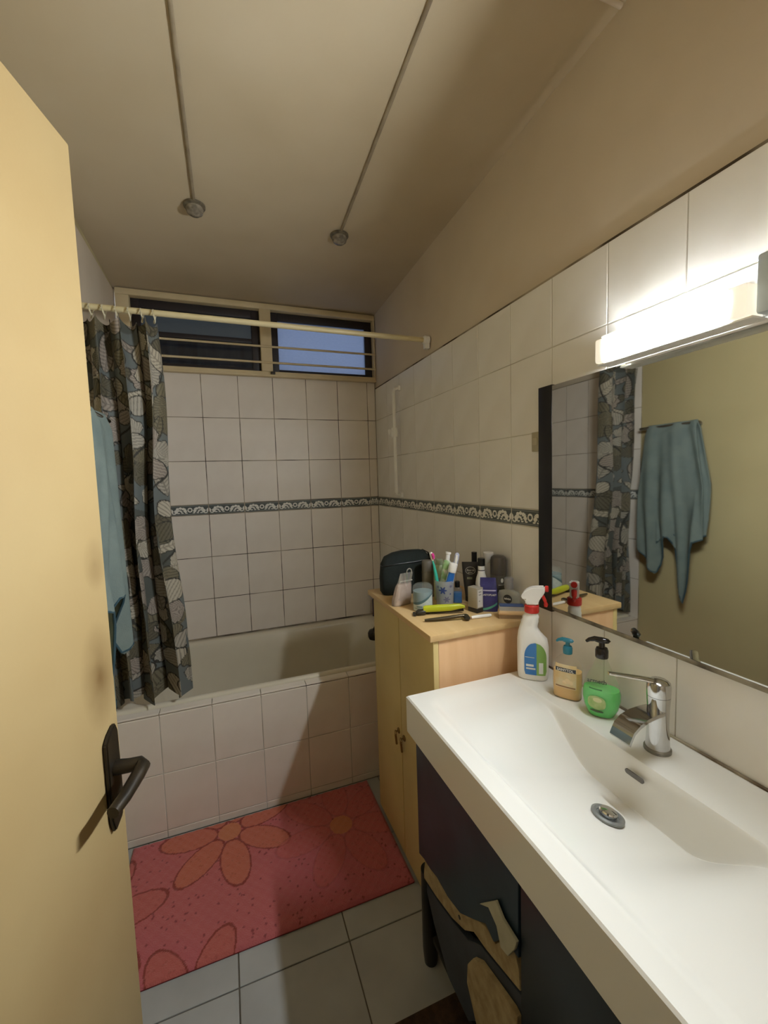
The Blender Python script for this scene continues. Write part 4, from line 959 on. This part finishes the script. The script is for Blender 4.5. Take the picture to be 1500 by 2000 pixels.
# purple pouch
t = item('plaster_pouch', 'glossy purple foil pouch with pale lettering', 'pouch', -0.108, -1.420)
lf = Loft([(0, .030, .0110, 0, 0, 3), (.006, .031, .0125, 0, 0, 3), (.05, .031, .0105, 0, 0, 3), (.085, .028, .007, 0, 0, 3), (.095, .0285, .003, -.001, .002, 4), (.118, .0265, .0015, -.002, .006, 4)])
obj('body', lf.mesh('body', 40, 60), mat('purple_foil', (62, 60, 118), 0.3, c2=(50, 48, 98), scale=30, bump=.3, bscale=40), t)
obj('white_band', lf.patch('white_band', -.029, .029, .073, .0775, 12, 2, .0008), mat('lilac_band', (190, 186, 216), 0.4), t)
obj('teal_wave', lf.patch('teal_wave', 0, 0, 0, 0, 14, 3, .0008, lambda i, j: (-.029+.058*i, .004+.008*j+.022*i*i)), mat('teal_wave', (86, 160, 140), 0.4), t)
text_obj('lettering', 'ELASTOPLAST', .0085, mat('print_white', (232, 230, 224), 0.5), t, (0, lf.front_y(0, .060, .0018), .060))

# aftershave
t = item('aftershave_bottle', 'clear glass aftershave bottle with grey cap and round dark label', 'bottle', -0.046, -1.452, face_cam(-.046, -1.452)-0.35)
lf = Loft([(0, .036, .0115, 0, 0, 4), (.004, .038, .013, 0, 0, 4), (.060, .0385, .013, 0, 0, 4), (.070, .034, .0125, 0, 0, 3.2), (.076, .016, .0115, 0, 0, 2.2), (.080, .012, .0115, 0, 0, 2)])
obj('body', lf.mesh('body', 44, 50), thin_mat('clear_glass_bottle', (236, 238, 230), 0.40, 0.05, 0.5), t)
obj('liquid', lf.mesh('liquid', 40, 50, .004, .040, -.0022), thin_mat('grey_liquid', (226, 232, 226), 0.5, 0.1, 0.05, True), t)
obj('cap', lathe_me('cap', [(.0155, .0805), (.016, .083), (.016, .116), (.0145, .119), (0, .1195)], 28), mat('matte_grey_cap', (138, 136, 136), 0.45), t)
obj('emblem', lf.patch('emblem', 0, 0, 0, 0, 30, 3, .0007, lambda i, j: (.0155*j*math.cos(6.2832*i), .046+.0155*j*math.sin(6.2832*i))), mat('navy_black_print', (40, 40, 44), 0.4), t)
text_obj('lettering', 'NIVEA', .0085, mat('print_white', (232, 230, 224), 0.5), t, (0, lf.front_y(0, .046, .0014), .046))
obj('label_band', lf.patch('label_band', -.020, .020, .016, .019, 8, 2, .0008), mat('navy_print', (36, 44, 70), 0.5), t)

# small carton
t = item('small_carton', 'small white and silver carton with dark base', 'box', -0.152, -1.404, face_cam(-.152, -1.404)-0.75)
obj('body', box_me('body', (-.0215, -.0155, .016), (.0215, .0155, .088), .001), mat('silver_card', (176, 168, 152), 0.4, c2=(166, 158, 142)), t)
obj('base_print', box_me('base_print', (-.0216, -.0156, 0), (.0216, .0156, .0158), .001), mat('dark_card', (48, 42, 40), 0.4), t)
obj('side_label', box_me('side_label', (.0217, -.0115, .020), (.0221, .0125, .082)), mat('white_label', (218, 214, 208), 0.5), t)
for k, zz in enumerate((.072, .062, .040)):
    obj('label_print', box_me('label_print', (.0222, -.007, zz), (.0224, .006 if k < 2 else -.001, zz+.0035)), mat('grey_print', (150, 146, 142), 0.5), t)

# nail brush
t = item('nail_brush', 'wooden nail brush with bristles on both sides', 'brush', -0.082, -1.512, face_cam(-.082, -1.512)+0.12)
obj('block', box_me('block', (-.043, -.018, .012), (.043, .018, .026), .004), mat('pale_wood', (222, 186, 140), 0.5, c2=(206, 168, 120), scale=3, stretch=(2, 12, 12)), t)
def bristles(z0, z1, nx, ny, hx, hy, r):
    V, F = [], []; rng = random.Random(3)
    for i in range(nx):
        for j in range(ny):
            x_, y_ = -hx+2*hx*i/(nx-1), -hy+2*hy*j/(ny-1); dx, dy = rng.uniform(-.0012, .0012), rng.uniform(-.0012, .0012); b_ = len(V)
            V += [(x_-r, y_-r, z0), (x_+r, y_-r, z0), (x_, y_+r, z0), (x_+dx-r, y_+dy-r, z1), (x_+dx+r, y_+dy-r, z1), (x_+dx, y_+dy+r, z1)]
            F += [(b_, b_+1, b_+4, b_+3), (b_+1, b_+2, b_+5, b_+4), (b_+2, b_, b_+3, b_+5), (b_+3, b_+4, b_+5), (b_, b_+2, b_+1)]
    return me_from('bristles', V, F)
tag(obj('bristles', bristles(.0, .0125, 24, 7, .040, .015, .0012), mat('tan_bristle', (170, 140, 104), 0.8), t), kind='stuff')
tag(obj('bristles', bristles(.0255, .040, 24, 5, .038, .012, .0012), mat('pale_bristle', (196, 192, 184), 0.8), t), kind='stuff')
obj('bristle_tips', box_me('bristle_tips', (-.039, -.0130, .0402), (.039, .0130, .0445), .001), mat('blue_bristle', (70, 88, 132), 0.8, bump=.5, bscale=500), t)

# lime trimmer
t = thing('hair_trimmer', 'lime green and black trimmer lying at the cabinet front', 'trimmer', (-0.276, -1.379, TZ), math.atan2(-1.407+1.352, -0.200+0.352))
lime = Loft([(-.062, .0085, .0075, .006, .0, 2.4), (-.055, .0105, .009, .007, .0, 2.6), (-.01, .0110, .0095, .008, .0, 2.6), (.035, .0105, .009, .009, .0, 2.6), (.065, .0085, .007, .012, .0, 2.4), (.083, .0045, .005, .010, .0, 2)])
RX = Matrix.Rotation(math.pi/2, 4, 'Y')
def lay(me, mtx):
    for v_ in me.vertices: v_.co = mtx @ v_.co
    me.update(); return me
def lay_x(loft, name, zc=0.0):
    """turn a loft so that its axis runs along x; section x -> z, section y -> y"""
    me = loft.mesh(name, 28, 60)
    for v_ in me.vertices: v_.co = Vector((v_.co.z, v_.co.y, v_.co.x+zc))
    bm = bmesh.new(); bm.from_mesh(me); bmesh.ops.recalc_face_normals(bm, faces=bm.faces); bm.to_mesh(me); bm.free()
    return me
t.scale = (1.0, 1.12, 1.1)
obj('grip', lay_x(lime, 'grip', .012), mat('lime_plastic', (196, 204, 48), 0.35, c2=(186, 194, 40)), t)
blk = Loft([(-.088, .003, .012, .004, 0, 2.4), (-.080, .007, .014, .006, 0, 3), (-.064, .009, .011, .006, 0, 3), (-.055, .008, .0095, .006, 0, 3)])
obj('head', lay_x(blk, 'head', .003), mat('dark_rubber', (40, 36, 28), 0.45, c2=(58, 52, 38)), t)
obj('blade_guard', box_me('blade_guard', (-.098, -.015, .0005), (-.0885, .015, .006), .001), mat('dark_rubber', (40, 36, 28), 0.45), t)
obj('spine', tube_me('spine', [(-.055, .008, .006), (0, .010, .008), (.05, .009, .010), (.08, .005, .012)], .006, 10), BLACK, t)
t = thing('razor', 'dark metal razor lying in front of the lime trimmer', 'razor', (-0.288, -1.449, TZ), math.atan2(-1.470+1.428, -0.216+0.362))
t.scale = (1.0, 1.2, 1.2)
GUN = mat('bronze_metal', (86, 76, 56), 0.3, metal=.6, c2=(60, 52, 38))
obj('handle', tube_me('handle', [(-.078, 0, .005), (-.05, 0, .0055), (0, 0, .008), (.035, 0, .011), (.055, 0, .012)], [.0035, .0050, .0055, .0050, .0040], 12), GUN, t)
hd_ = obj('head', box_me('head', (.053, -.017, .0035), (.070, .017, .0125), .003), mat('dark_rubber', (40, 36, 28), 0.45), t)
for yy in (-.009, .0, .009): obj('blade', box_me('blade', (.0705, yy-.006, .004), (.0715, yy+.004, .011)), CHROME, hd_)
t = thing('white_stick', 'slim white plastic stick lying beside the nail brush', 'stick', (-0.175, -1.474, TZ), math.radians(-6))
obj('body', tube_me('body', [(-.036, 0, .0058), (-.02, 0, .0062), (.03, 0, .0062), (.036, 0, .006)], [.0050, .0058, .0058, .0045], 14), WHITE_P, t)
obj('tip', tube_me('tip', [(-.0362, 0, .0055), (-.046, 0, .005)], [.0040, .0025], 12), mat('tan_tip', (170, 130, 90), 0.5), t)
